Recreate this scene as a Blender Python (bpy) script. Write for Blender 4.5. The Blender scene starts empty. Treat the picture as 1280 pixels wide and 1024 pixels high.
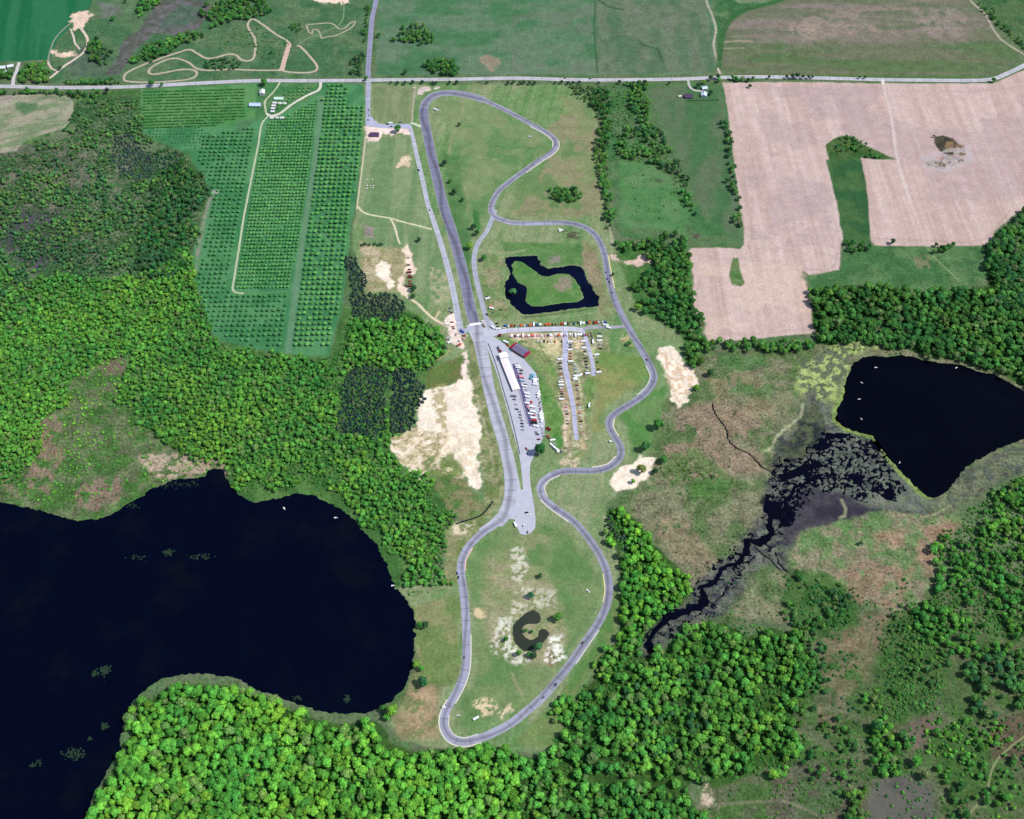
import bpy, bmesh, math, random, time
import numpy as np
from mathutils import Vector, Matrix
from mathutils.geometry import tessellate_polygon

random.seed(7)
RNG = np.random.default_rng(11)
SC = bpy.context.scene
COL = SC.collection
T0 = time.time()

# ------------------------------------------------------------------ camera, sky, sun, exposure
F_PX, PITCH, CAM_H, CAM_Y = 1500.0, math.radians(52.4), 1367.0, -1052.75
cam_d = bpy.data.cameras.new("camera")
cam = bpy.data.objects.new("camera", cam_d)
COL.objects.link(cam)
cam_d.sensor_width = 36.0
cam_d.lens = F_PX / 1280.0 * 36.0
cam_d.clip_start, cam_d.clip_end = 5.0, 60000.0
cam.location = (0, CAM_Y, CAM_H)
cam.rotation_euler = (math.pi / 2 - PITCH, 0, 0)
SC.camera = cam

SUN_EL, SUN_AZ = math.radians(54), math.radians(97)        # azimuth clockwise from +Y (north)
w = bpy.data.worlds.new("World")
SC.world = w
w.use_nodes = True
nt = w.node_tree
bg = nt.nodes["Background"]
sky = nt.nodes.new("ShaderNodeTexSky")
sky.sky_type = 'NISHITA'
sky.sun_disc = False
sky.sun_elevation = SUN_EL
sky.sun_rotation = SUN_AZ
nt.links.new(sky.outputs[0], bg.inputs[0])
bg.inputs[1].default_value = 0.135
sd = bpy.data.lights.new("sun", 'SUN')
sd.energy = 4.1
sd.angle = math.radians(0.5)
sd.color = (1.0, 0.97, 0.93)
sun = bpy.data.objects.new("sun", sd)
COL.objects.link(sun)
sv = Vector((math.sin(SUN_AZ) * math.cos(SUN_EL), math.cos(SUN_AZ) * math.cos(SUN_EL), math.sin(SUN_EL)))
sun.rotation_euler = sv.to_track_quat('Z', 'Y').to_euler()
sun.location = (0, 0, 900)
vs = SC.view_settings
vs.view_transform = 'Standard'
vs.look = 'None'
vs.gamma = 1.0
vs.use_curve_mapping = False
vs.exposure = 0.16
SC.cycles.max_bounces = 5
SC.cycles.diffuse_bounces = 2
SC.cycles.glossy_bounces = 2
SC.cycles.transmission_bounces = 2
SC.cycles.transparent_max_bounces = 4

# ------------------------------------------------------------------ survey: photo coordinates to metres on the ground
CS, SN = math.cos(PITCH), math.sin(PITCH)
def W(px, py):
    u = (px - 640.0) / F_PX
    v = -(py - 512.0) / F_PX
    t = CAM_H / (SN - v * CS)
    return (u * t, (CS + v * SN) * t + CAM_Y)
def Wp(pts):
    return np.array([W(*p) for p in pts])
def project(x, y, z=0.0):
    dy = y - CAM_Y; dz = z - CAM_H
    d = dy * CS - dz * SN
    return 640 + F_PX * x / d, 512 - F_PX * (dy * SN + dz * CS) / d

LIGHT = 1.34
def lin(c):
    c = np.asarray(c, float) / 255.0
    return np.where(c <= 0.04045, c / 12.92, ((c + 0.055) / 1.055) ** 2.4)
def alb(c):
    return np.minimum(lin(c) / LIGHT, 0.74)

# ------------------------------------------------------------------ noise in world metres
def worley(x, y, cell, seed=0):
    xs = x / cell; ys = y / cell; xi = np.floor(xs).astype(np.int64); yi = np.floor(ys).astype(np.int64)
    f1 = np.full(x.shape, 9.0); f2 = np.full(x.shape, 9.0)
    for a in (-1, 0, 1):
        for b in (-1, 0, 1):
            cx, cy = xi + a, yi + b
            jx = _tab[seed % 8][cy & 255, cx & 255]; jy = _tab[(seed + 3) % 8][cy & 255, cx & 255]
            d = np.hypot(cx + jx - xs, cy + jy - ys)
            f2 = np.where(d < f1, f1, np.minimum(f2, d)); f1 = np.minimum(f1, d)
    return f2 - f1, f1
_tab = RNG.random((8, 256, 256)).astype(np.float32)
def vnoise(x, y, seed=0):
    t = _tab[seed % 8]
    x = x + seed * 37.7; y = y + seed * 91.3
    xi = np.floor(x).astype(np.int64); yi = np.floor(y).astype(np.int64)
    fx = (x - xi); fy = (y - yi)
    fx = fx * fx * (3 - 2 * fx); fy = fy * fy * (3 - 2 * fy)
    x0 = xi & 255; x1 = (xi + 1) & 255; y0 = yi & 255; y1 = (yi + 1) & 255
    return (t[y0, x0] * (1 - fx) + t[y0, x1] * fx) * (1 - fy) + (t[y1, x0] * (1 - fx) + t[y1, x1] * fx) * fy
def fbm(x, y, scale, seed=0, octs=4):
    r = 0; a = 0.5; n = 0; s = 1.0 / scale
    for o in range(octs):
        r = r + a * vnoise(x * s, y * s, seed + o); n += a
        a *= 0.55; s *= 2.03
    return r / n
def sst(a, b, x):
    t = np.clip((x - a) / (b - a), 0, 1)
    return t * t * (3 - 2 * t)
def sdf(P, X, Y):
    """signed distance in metres, positive inside"""
    d2 = np.full(X.shape, 1e12); ins = np.zeros(X.shape, bool)
    n = len(P)
    for i in range(n):
        ax, ay = P[i]; bx, by = P[(i + 1) % n]
        ex, ey = bx - ax, by - ay
        L = ex * ex + ey * ey + 1e-9
        t = np.clip(((X - ax) * ex + (Y - ay) * ey) / L, 0, 1)
        dx = X - ax - t * ex; dy = Y - ay - t * ey
        d2 = np.minimum(d2, dx * dx + dy * dy)
        if ay != by:
            c = ((ay > Y) != (by > Y)) & (X < ex * (Y - ay) / ey + ax)
            ins ^= c
    d = np.sqrt(d2)
    return np.where(ins, d, -d)
def line_dist(P, X, Y):
    d2 = np.full(X.shape, 1e12)
    for i in range(len(P) - 1):
        ax, ay = P[i]; bx, by = P[i + 1]
        ex, ey = bx - ax, by - ay
        L = ex * ex + ey * ey + 1e-9
        t = np.clip(((X - ax) * ex + (Y - ay) * ey) / L, 0, 1)
        dx = X - ax - t * ex; dy = Y - ay - t * ey
        d2 = np.minimum(d2, dx * dx + dy * dy)
    return np.sqrt(d2)
def smooth_line(P, step=4.0, closed=False):
    P = [np.array(p, float) for p in P]
    out = []
    n = len(P)
    rng = range(n if closed else n - 1)
    for i in rng:
        p1, p2 = P[i], P[(i + 1) % n]
        p0 = P[i - 1] if (closed or i > 0) else 2 * p1 - p2
        p3 = P[(i + 2) % n] if (closed or i + 2 < n) else 2 * p2 - p1
        k = max(1, int(np.linalg.norm(p2 - p1) / step))
        for j in range(k):
            t = j / k
            out.append(0.5 * ((2 * p1) + (-p0 + p2) * t + (2 * p0 - 5 * p1 + 4 * p2 - p3) * t * t + (-p0 + 3 * p1 - 3 * p2 + p3) * t ** 3))
    if not closed: out.append(P[-1])
    return np.array(out)
def in_poly(P, x, y):
    ins = np.zeros(np.shape(x), bool); n = len(P)
    for i in range(n):
        ax, ay = P[i]; bx, by = P[(i + 1) % n]
        if ay != by:
            ins ^= ((ay > y) != (by > y)) & (x < (bx - ax) * (y - ay) / (by - ay) + ax)
    return ins

# ------------------------------------------------------------------ materials
def new_mat(name):
    m = bpy.data.materials.new(name); m.use_nodes = True
    n = m.node_tree.nodes; b = n["Principled BSDF"]
    b.inputs["Specular IOR Level"].default_value = 0.2
    b.inputs["Roughness"].default_value = 0.85
    return m, m.node_tree, b
def N(nt, typ, **kw):
    n = nt.nodes.new(typ)
    for k, v in kw.items(): setattr(n, k, v)
    return n
def mathn(nt, op, a, b=None, c=None):
    n = N(nt, "ShaderNodeMath", operation=op)
    for i, v in enumerate((a, b, c)):
        if v is None: continue
        if isinstance(v, (int, float)): n.inputs[i].default_value = v
        else: nt.links.new(v, n.inputs[i])
    return n.outputs[0]
def noise_n(nt, scale, detail=3, rough=0.55, vec=None, dist=0.0):
    n = N(nt, "ShaderNodeTexNoise"); n.inputs["Scale"].default_value = scale
    n.inputs["Detail"].default_value = detail; n.inputs["Roughness"].default_value = rough
    n.inputs["Distortion"].default_value = dist
    if vec is not None: nt.links.new(vec, n.inputs["Vector"])
    return n.outputs["Fac"]
def mulcol(nt, col, fac):
    n = N(nt, "ShaderNodeVectorMath", operation='SCALE')
    nt.links.new(col, n.inputs[0]); nt.links.new(fac, n.inputs["Scale"])
    return n.outputs[0]

def ground_material():
    m, nt, b = new_mat("ground_cover")
    at = N(nt, "ShaderNodeAttribute", attribute_name="soil", attribute_type='GEOMETRY')
    geo = N(nt, "ShaderNodeNewGeometry")
    pos = geo.outputs["Position"]
    n1 = noise_n(nt, 0.26, 3, 0.7, pos)
    n2 = noise_n(nt, 0.06, 4, 0.65, pos)
    f = mathn(nt, 'MULTIPLY_ADD', n1, 1.9, 0.05)
    g = mathn(nt, 'MULTIPLY_ADD', n2, 1.3, 0.35)
    fac = mathn(nt, 'MULTIPLY', f, g)
    # fac strength is per region, kept in the alpha of the attribute
    one = mathn(nt, 'SUBTRACT', fac, 1.0)
    k = mathn(nt, 'MULTIPLY_ADD', one, at.outputs["Alpha"], 1.0)
    col = mulcol(nt, at.outputs["Color"], k)
    # patches of drier, browner and fresher, greener growth
    n3 = noise_n(nt, 0.11, 4, 0.7, pos, 0.6)
    st = N(nt, "ShaderNodeMapRange"); nt.links.new(n3, st.inputs[0]); st.inputs[1].default_value = 0.34; st.inputs[2].default_value = 0.66
    hue = N(nt, "ShaderNodeMix", data_type='RGBA'); nt.links.new(st.outputs[0], hue.inputs["Factor"])
    hue.inputs["A"].default_value = (0.84, 1.00, 0.84, 1); hue.inputs["B"].default_value = (1.09, 1.02, 1.06, 1)
    h2 = N(nt, "ShaderNodeMix", data_type='RGBA'); nt.links.new(at.outputs["Alpha"], h2.inputs["Factor"])
    h2.inputs["A"].default_value = (1, 1, 1, 1); nt.links.new(hue.outputs["Result"], h2.inputs["B"])
    vm = N(nt, "ShaderNodeVectorMath", operation='MULTIPLY'); nt.links.new(col, vm.inputs[0]); nt.links.new(h2.outputs["Result"], vm.inputs[1])
    nt.links.new(vm.outputs[0], b.inputs["Base Color"])
    b.inputs["Roughness"].default_value = 0.95
    b.inputs["Specular IOR Level"].default_value = 0.05
    bp = N(nt, "ShaderNodeBump"); bp.inputs["Strength"].default_value = 0.45; bp.inputs["Distance"].default_value = 1.0
    nt.links.new(n1, bp.inputs["Height"]); nt.links.new(bp.outputs[0], b.inputs["Normal"])
    return m
M_GROUND = ground_material()

def water_material(name, deep, rough=0.12, spec=0.07, murk=None):
    m, nt, b = new_mat(name)
    geo = N(nt, "ShaderNodeNewGeometry")
    n = noise_n(nt, 0.012, 5, 0.62, geo.outputs["Position"])
    mix = N(nt, "ShaderNodeMix", data_type='RGBA')
    r = N(nt, "ShaderNodeValToRGB"); r.color_ramp.elements[0].position = 0.52; r.color_ramp.elements[1].position = 0.8
    nt.links.new(n, r.inputs[0])
    nt.links.new(r.outputs[0], mix.inputs["Factor"])
    mix.inputs["A"].default_value = (*deep, 1)
    mix.inputs["B"].default_value = (*(murk or [c * 2.2 for c in deep]), 1)
    nt.links.new(mix.outputs["Result"], b.inputs["Base Color"])
    b.inputs["Roughness"].default_value = rough
    b.inputs["Specular IOR Level"].default_value = spec
    bp = N(nt, "ShaderNodeBump"); bp.inputs["Strength"].default_value = 0.12; bp.inputs["Distance"].default_value = 0.3
    nt.links.new(noise_n(nt, 0.25, 2, 0.5, geo.outputs["Position"]), bp.inputs["Height"]); nt.links.new(bp.outputs[0], b.inputs["Normal"])
    return m
M_WATER = water_material("lake_water", (0.0005, 0.0013, 0.0075), murk=(0.003, 0.0048, 0.0065))
M_WATER2 = water_material("dark_lake_water", (0.0004, 0.0006, 0.003))
M_POND = water_material("pond_water", (0.0015, 0.003, 0.013))
M_POND2 = water_material("murky_pond_water", (0.028, 0.034, 0.026), murk=(0.04, 0.045, 0.03))
M_RIVER = water_material("river_water", (0.0012, 0.0014, 0.006))

def foliage_material(name, var=0.35):
    m, nt, b = new_mat(name)
    tint = N(nt, "ShaderNodeAttribute", attribute_name="tint", attribute_type='INSTANCER')
    oi = N(nt, "ShaderNodeObjectInfo")
    mix = N(nt, "ShaderNodeMix", data_type='RGBA')
    s = mathn(nt, 'ADD', tint.outputs["Fac"], 0.0)
    k = mathn(nt, 'GREATER_THAN', s, 0.00001)
    nt.links.new(k, mix.inputs["Factor"])
    nt.links.new(oi.outputs["Color"], mix.inputs["A"]); nt.links.new(tint.outputs["Color"], mix.inputs["B"])
    sh = N(nt, "ShaderNodeAttribute", attribute_name="clump", attribute_type='GEOMETRY')
    f = mathn(nt, 'MULTIPLY_ADD', sh.outputs["Fac"], var * 2, 1 - var)
    geo = N(nt, "ShaderNodeNewGeometry")
    n = noise_n(nt, 0.9, 2, 0.7, geo.outputs["Position"])
    g = mathn(nt, 'MULTIPLY_ADD', n, 0.7, 0.65)
    col = mulcol(nt, mix.outputs["Result"], mathn(nt, 'MULTIPLY', f, g))
    nt.links.new(col, b.inputs["Base Color"])
    b.inputs["Roughness"].default_value = 0.8
    b.inputs["Specular IOR Level"].default_value = 0.15
    return m
M_LEAF = foliage_material("leaves", 0.32)
M_NEEDLE = foliage_material("pine_needles", 0.25)
def plain(name, c, rough=0.7, metal=0.0, var=0.2, scale=1.5):
    m, nt, b = new_mat(name)
    geo = N(nt, "ShaderNodeNewGeometry")
    rgb = N(nt, "ShaderNodeRGB"); rgb.outputs[0].default_value = (*c, 1)
    f = mathn(nt, 'MULTIPLY_ADD', noise_n(nt, scale, 3, 0.6, geo.outputs["Position"]), var * 2, 1 - var)
    nt.links.new(mulcol(nt, rgb.outputs[0], f), b.inputs["Base Color"])
    b.inputs["Roughness"].default_value = rough
    b.inputs["Metallic"].default_value = metal
    return m
M_BARK = plain("bark", (0.09, 0.065, 0.045), 0.9)
def objcol(name, rough, spec=0.4, coat=0.0):
    m, nt, b = new_mat(name)
    oi = N(nt, "ShaderNodeObjectInfo")
    nt.links.new(oi.outputs["Color"], b.inputs["Base Color"])
    b.inputs["Roughness"].default_value = rough; b.inputs["Specular IOR Level"].default_value = spec
    b.inputs["Coat Weight"].default_value = coat
    return m
M_PAINT = objcol("vehicle_paint", 0.4, 0.5, 0.3)
M_CLOTH = objcol("canopy_cloth", 0.85, 0.2)
M_GLASS = plain("dark_glass", (0.015, 0.018, 0.025), 0.15)
M_TYRE = plain("tyre_rubber", (0.02, 0.02, 0.02), 0.9)
M_GREYMETAL = plain("grey_metal", (0.35, 0.35, 0.36), 0.5, 0.3)

def paved_material(name, lines=True, grain=0.25, raceline=0.0):
    m, nt, b = new_mat(name)
    c = N(nt, "ShaderNodeAttribute", attribute_name="soil", attribute_type='GEOMETRY')
    geo = N(nt, "ShaderNodeNewGeometry")
    n1 = noise_n(nt, 0.09, 4, 0.65, geo.outputs["Position"])
    n2 = noise_n(nt, 0.6, 2, 0.6, geo.outputs["Position"])
    f = mathn(nt, 'MULTIPLY_ADD', n1, grain * 1.6, 1 - grain * 0.8)
    f = mathn(nt, 'MULTIPLY', f, mathn(nt, 'MULTIPLY_ADD', n2, grain, 1 - grain / 2))
    if lines:
        uv = N(nt, "ShaderNodeAttribute", attribute_name="lane", attribute_type='GEOMETRY')
        sep = N(nt, "ShaderNodeSeparateXYZ"); nt.links.new(uv.outputs["Vector"], sep.inputs[0])
        # transverse tar joints every so often
        wv = mathn(nt, 'FRACT', mathn(nt, 'DIVIDE', sep.outputs[0], 17.0))
        wv = mathn(nt, 'LESS_THAN', mathn(nt, 'ABSOLUTE', mathn(nt, 'SUBTRACT', wv, 0.5)), 0.028)
        comb = N(nt, "ShaderNodeCombineXYZ")
        nt.links.new(mathn(nt, 'DIVIDE', sep.outputs[0], 31.0), comb.inputs[0])
        keep = mathn(nt, 'GREATER_THAN', noise_n(nt, 0.8, 1, 0.5, comb.outputs[0]), 0.47)
        j = mathn(nt, 'MULTIPLY', wv, keep)
        f = mathn(nt, 'MULTIPLY', f, mathn(nt, 'MULTIPLY_ADD', j, -0.42, 1.0))
        # worn darker driving line wandering across the surface
        comb2 = N(nt, "ShaderNodeCombineXYZ")
        nt.links.new(mathn(nt, 'DIVIDE', sep.outputs[0], 130.0), comb2.inputs[0])
        off = mathn(nt, 'MULTIPLY_ADD', noise_n(nt, 1.0, 1, 0.5, comb2.outputs[0]), 4.2, -2.1)
        d = mathn(nt, 'ABSOLUTE', mathn(nt, 'SUBTRACT', sep.outputs[1], off))
        dk = N(nt, "ShaderNodeMapRange"); dk.interpolation_type = 'SMOOTHSTEP'
        nt.links.new(d, dk.inputs[0]); dk.inputs[1].default_value = 0.05; dk.inputs[2].default_value = 0.65
        dk.inputs[3].default_value = 1 - raceline; dk.inputs[4].default_value = 1.0
        f = mathn(nt, 'MULTIPLY', f, dk.outputs[0])
        c3 = N(nt, "ShaderNodeCombineXYZ"); nt.links.new(mathn(nt, 'DIVIDE', sep.outputs[0], 42.0), c3.inputs[0])
        pt = N(nt, "ShaderNodeTexVoronoi", voronoi_dimensions='1D'); nt.links.new(mathn(nt, 'DIVIDE', sep.outputs[0], 36.0), pt.inputs["W"])
        sp2 = N(nt, "ShaderNodeSeparateColor"); nt.links.new(pt.outputs["Color"], sp2.inputs[0])
        f = mathn(nt, 'MULTIPLY', f, mathn(nt, 'MULTIPLY_ADD', sp2.outputs[0], 0.16, 0.90))
    nt.links.new(mulcol(nt, c.outputs["Color"], f), b.inputs["Base Color"])
    b.inputs["Roughness"].default_value = 0.9; b.inputs["Specular IOR Level"].default_value = 0.15
    return m
M_TRACK = paved_material("track_asphalt", True, 0.26, 0.38)
M_ROAD = paved_material("road_asphalt", True, 0.14, 0.10)
M_PAVE = paved_material("apron_asphalt", False, 0.3)
M_DIRT = paved_material("dirt", False, 0.35)

def tag(o, label=None, cat=None, group=None, kind=None):
    if label: o["label"] = label
    if cat: o["category"] = cat
    if group: o["group"] = group
    if kind: o["kind"] = kind
    return o
def link_mesh(name, verts, faces, mats, parent=None, mi=None, smooth=False):
    me = bpy.data.meshes.new(name)
    me.from_pydata([tuple(v) for v in verts], [], faces)
    for m in (mats if isinstance(mats, (list, tuple)) else [mats]): me.materials.append(m)
    if mi is not None: me.polygons.foreach_set("material_index", mi)
    if smooth: me.polygons.foreach_set("use_smooth", [True] * len(me.polygons))
    me.update()
    o = bpy.data.objects.new(name, me); COL.objects.link(o)
    if parent: o.parent = parent
    return o

# ------------------------------------------------------------------ the shapes of the land, surveyed
LAKE = [(-160,640),(-60,620),(0,626),(25,632),(50,637),(80,645),(100,650),(125,648),(150,638),(170,624),(190,611),(215,600),(225,597),(240,598),(255,595),(262,588),(268,585),(276,587),(281,596),(284,603),(300,619),(320,627),(345,622),(370,616),(395,620),(425,635),(450,655),(470,680),(485,705),(495,735),(510,752),(518,768),(520,800),(516,835),(505,860),(490,878),(470,889),(440,893),(405,891),(380,885),(350,873),(320,861),(300,851),(270,845),(240,843),(205,848),(184,860),(166,880),(155,905),(150,935),(135,962),(118,990),(108,1020),(100,1100),(-160,1110)]
LAKE2 = [(1058,470),(1066,455),(1078,446),(1092,444),(1110,446),(1130,444),(1150,448),(1172,453),(1200,455),(1218,463),(1240,467),(1262,478),(1285,492),(1330,515),(1340,530),(1290,545),(1262,556),(1240,565),(1222,575),(1208,584),(1195,600),(1188,612),(1170,623),(1160,621),(1148,612),(1138,600),(1126,590),(1112,574),(1100,556),(1091,546),(1074,541),(1055,535),(1045,525),(1045,514),(1053,500),(1055,485)]
RING = [(630,321),(640,320),(671,320),(676,332),(685,335),(715,331),(727,332),(735,348),(748,370),(750,383),(715,385),(685,391),(655,394),(645,386),(633,372),(631,356),(637,344),(634,333)]
RING_ISLE = [(645,326),(652,327),(665,336),(677,345),(687,345),(697,342),(712,343),(720,351),(727,361),(729,372),(722,377),(702,378),(677,383),(665,382),(657,376),(659,358),(647,352),(640,341),(640,331)]
CPOND = [(666,762),(657,766),(647,774),(641,783),(639.5,791),(642,801),(649,810),(656,815),(664,813),(674,808),(683,799),(687,792),(684,787),(677.5,785),(673,788),(672,795),(666,799),(662.5,800),(656,796),(652,791),(654,784),(660,780),(671,780),(675,778),(676,772),(674,766)]
DPOND = [(751,404),(756,402)]
MARSH = [(1012,492),(1035,505),(1045,527),(1060,542),(1092,550),(1110,575),(1128,596),(1150,620),(1172,630),(1190,618),(1200,600),(1225,582),(1260,562),(1300,552),(1300,580),(1260,590),(1240,600),(1200,625),(1180,640),(1150,645),(1120,645),(1085,652),(1050,660),(1010,664),(994,668),(990,690),(985,712),(960,706),(940,715),(925,740),(900,762),(880,772),(862,782),(840,792),(818,812),(806,812),(812,790),(832,768),(862,750),(870,735),(890,705),(915,690),(935,672),(955,655),(962,625),(960,600),(968,590),(970,560),(975,545),(1000,530),(1000,500)]
CHAN = [(1010,560),(1030,545),(1055,548),(1075,552),(1100,562),(1112,585),(1128,605),(1110,625),(1060,622),(1020,612),(1000,620),(985,650),(970,650),(962,635),(975,600),(990,590),(968,590),(975,583),(1000,575)]
GREEN_ISL = [(1050,652),(1100,640),(1150,640),(1185,655)]
RIVER = [(1030,592),(1010,606),(994,612),(983,625),(984,636),(969,646),(963,655),(964,666),(952,676),(935,677),(932,686),(926,692),(925,700),(918,706),(902,709),(896,715),(896,722),(892,729),(890,735),(878,737),(884,746),(876,754),(870,758),(857,757),(851,764),(846,768),(836,773),(826,780),(813,793),(810,800),(811,812),(806,822)]
CREEK = [(890,505),(893,515),(900,525),(907,536),(912,552),(925,561),(935,567),(943,576),(952,583),(962,589),(970,596),(977,601)]
CREEK2 = [(945,683),(952,692),(963,699),(968,706),(978,714)]
RIVER2 = [(970,690),(975,705),(990,720),(1010,735)]

FIELDS = {
 "A": [(903,103),(1000,103),(1100,104.5),(1200,105),(1240,105),(1270,92),(1345,62),(1345,250),(1283,257),(1272,265),(1262,272),(1245,287),(1241,296),(1238,304),(1228,308),(1150,308),(1095,307),(1088,300),(1086,280),(1084,240),(1079,210),(1076,197),(1096,199),(1120,200),(1100,193),(1085,186),(1076,176),(1066,170),(1052,169),(1040,174),(1032,181),(1035,195),(1042,225),(1048,262),(1054,298),(1051,310),(1049,338),(1030,343),(1012,345),(1003,338),(1001,345),(1006,352),(1011,370),(1015,390),(1019,416),(985,419),(940,424),(900,428),(884,426),(882,414),(883,405),(872,395),(866,380),(866,360),(867,345),(863,330),(861,315),(866,310),(895,310),(925,311),(930,304),(929,285),(922,235),(914,170),(908,130)],
}
WEDGE = [(915,322),(922,322),(926,338),(931,354),(926,358),(915,356),(911,344)]
SMALLF = [(-80,122),(0,120),(40,119),(82,121),(90,126),(91,140),(86,152),(80,160),(62,165),(42,172),(28,180),(20,189),(0,191),(-80,195)]
CROP = [(-120,-80),(128,-80),(122,-10),(116,0),(108,18),(88,32),(82,40),(72,52),(62,75),(40,75),(0,78),(-120,82)]
TOPR = [(895,92),(893,74),(899,48),(912,28),(925,18),(950,10),(975,6),(1000,-5),(1100,-25),(1210,-12),(1216,4),(1235,20),(1243,38),(1262,56),(1278,66),(1268,80),(1255,88),(1238,94),(1100,95),(960,93)]
TOPM = [(474,-60),(885,-60),(890,5),(896,40),(893,92),(740,94),(470,94)]
ORCH = [(176,112),(250,108),(330,104),(400,104),(456,106),(455,150),(450,200),(443,260),(435,310),(432,345),(428,385),(420,405),(412,446),(385,446),(350,441),(305,434),(275,424),(260,412),(252,385),(243,360),(238,330),(246,300),(256,265),(262,240),(236,192),(200,178),(178,165)]
PROP = [(456,105),(720,105),(742,130),(750,170),(757,285),(768,300),(775,330),(790,360),(830,400),(862,430),(870,460),(850,500),(835,530),(815,560),(800,585),(780,610),(755,630),(770,680),(778,730),(770,790),(745,835),(715,880),(685,940),(600,938),(540,935),(505,925),(485,905),(500,880),(520,850),(524,800),(515,760),(490,735),(550,720),(562,700),(560,670),(600,640),(590,610),(520,600),(500,560),(525,500),(555,440),(540,410),(500,380),(460,370),(440,310),(448,240),(455,160)]

TRACK = [(588,386),(582,356),(576,330),(565,290),(554,256),(543,210),(535.5,175),(530,145),(531,131),(538,122),(548,117.5),(562,116.3),(580,118),(597,122.5),(620,132),(640,142),(665,156),(685,167),(694.5,176),(694.5,184),(688,192),(675,200),(655,214),(640,225),(625,237),(617,250),(614,262),(619,271),(630,276),(645,279),(675,279),(700,278.5),(720,280.5),(737,288),(749,301),(756,320),(760,343),(764,361),(772,383),(782,403),(792,421),(802,438),(812,456),(817.5,471),(812,485),(800,497),(785,507),(773,514),(763,523),(762,534),(769,547),(776,560),(774,573),(761,584),(741,588.5),(715,588.5),(697,591),(683,598),(675.5,609),(679,622),(690,632),(701,640),(714,649),(727,662),(740,679),(751,697),(759,717),(761.5,737),(759,754),(753,769),(744,785),(730,805),(715,827),(697,850),(677,873),(657,890),(640,903.5),(620,914.5),(600,923),(580,928),(564,923),(555.5,910),(555.5,894),(564,877),(574.5,858),(581,840),(583,818),(583,793),(582,768),(579,737),(576,714),(577.5,699),(586,683),(601,668),(618,656),(630,645),(637,625),(638.5,605),(636,580),(630,555),(625,536),(617,508),(610,480),(604,445),(596,412)]
ACCESS = [(512.5,158),(516,172),(520,190),(527.5,222),(535,256),(537.5,263),(550,301),(560,336),(567,366),(572.5,396),(577,416)]
SLIP = [(619,262),(614,276),(608,290),(599,302),(594.5,312),(592.5,326),(594,342),(597.5,358),(602,376),(607,395),(613,412)]
TOPROAD = [(-160,108),(-40,107.5),(20,108.3),(55,109.3),(100,109.6),(160,108.6),(207,106.3),(260,103.5),(320,101),(385,101),(450,100.6),(480,100),(560,99.3),(640,97.8),(700,99.3),(740,100),(800,99.7),(850,98.8),(900,97),(940,96),(980,96.6),(1040,98),(1105,99.7),(1160,100.3),(1210,100.7),(1240,99),(1260,91.5),(1280,82),(1310,66),(1380,30)]
NROAD = [(478,-60),(470,0),(465,25),(462.5,55),(460.5,82),(460,98)]
SROAD = [(460.5,102),(460.5,112),(460,125),(460,140),(461,152)]
PADROAD = [(614,418),(630,414),(650,412.5),(680,411.5),(710,411),(728,413)]
PADROAD2 = [(728,411),(745,409),(770,409),(783,407)]
ROW1 = [(706,414),(707,432),(706,452),(708,468),(713,490),(717,512),(719,535),(721,550)]
ROW2 = [(728,413),(733,425),(737,440),(741,456),(742,470)]
PAVE = [(583,407),(600,404),(608,398),(616,402),(622,412),(616,420),(628,428),(641,440),(655,449),(664,460),(670,467),(673.5,478),(675,492),(678,510),(681,530),(680,545),(675,556),(668,568),(663,580),(662,594),(664,612),(667.5,632),(669.5,650),(669,660),(664,666),(656,669),(650,667),(646,658),(643,649),(634,649),(620,657),(606,667),(598,662),(612,652),(622,642),(628,630),(631,618),(633,600),(629,580),(622,553),(612,520),(604,486),(597,450),(592,428)]
ISLAND = [(606,428),(611,440),(618,458),(625,480),(633,508),(640,535),(647,560),(651,580),(654,612),(651,612),(645,582),(640,562),(632,536),(625,510),(616,480),(609,455)]

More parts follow.
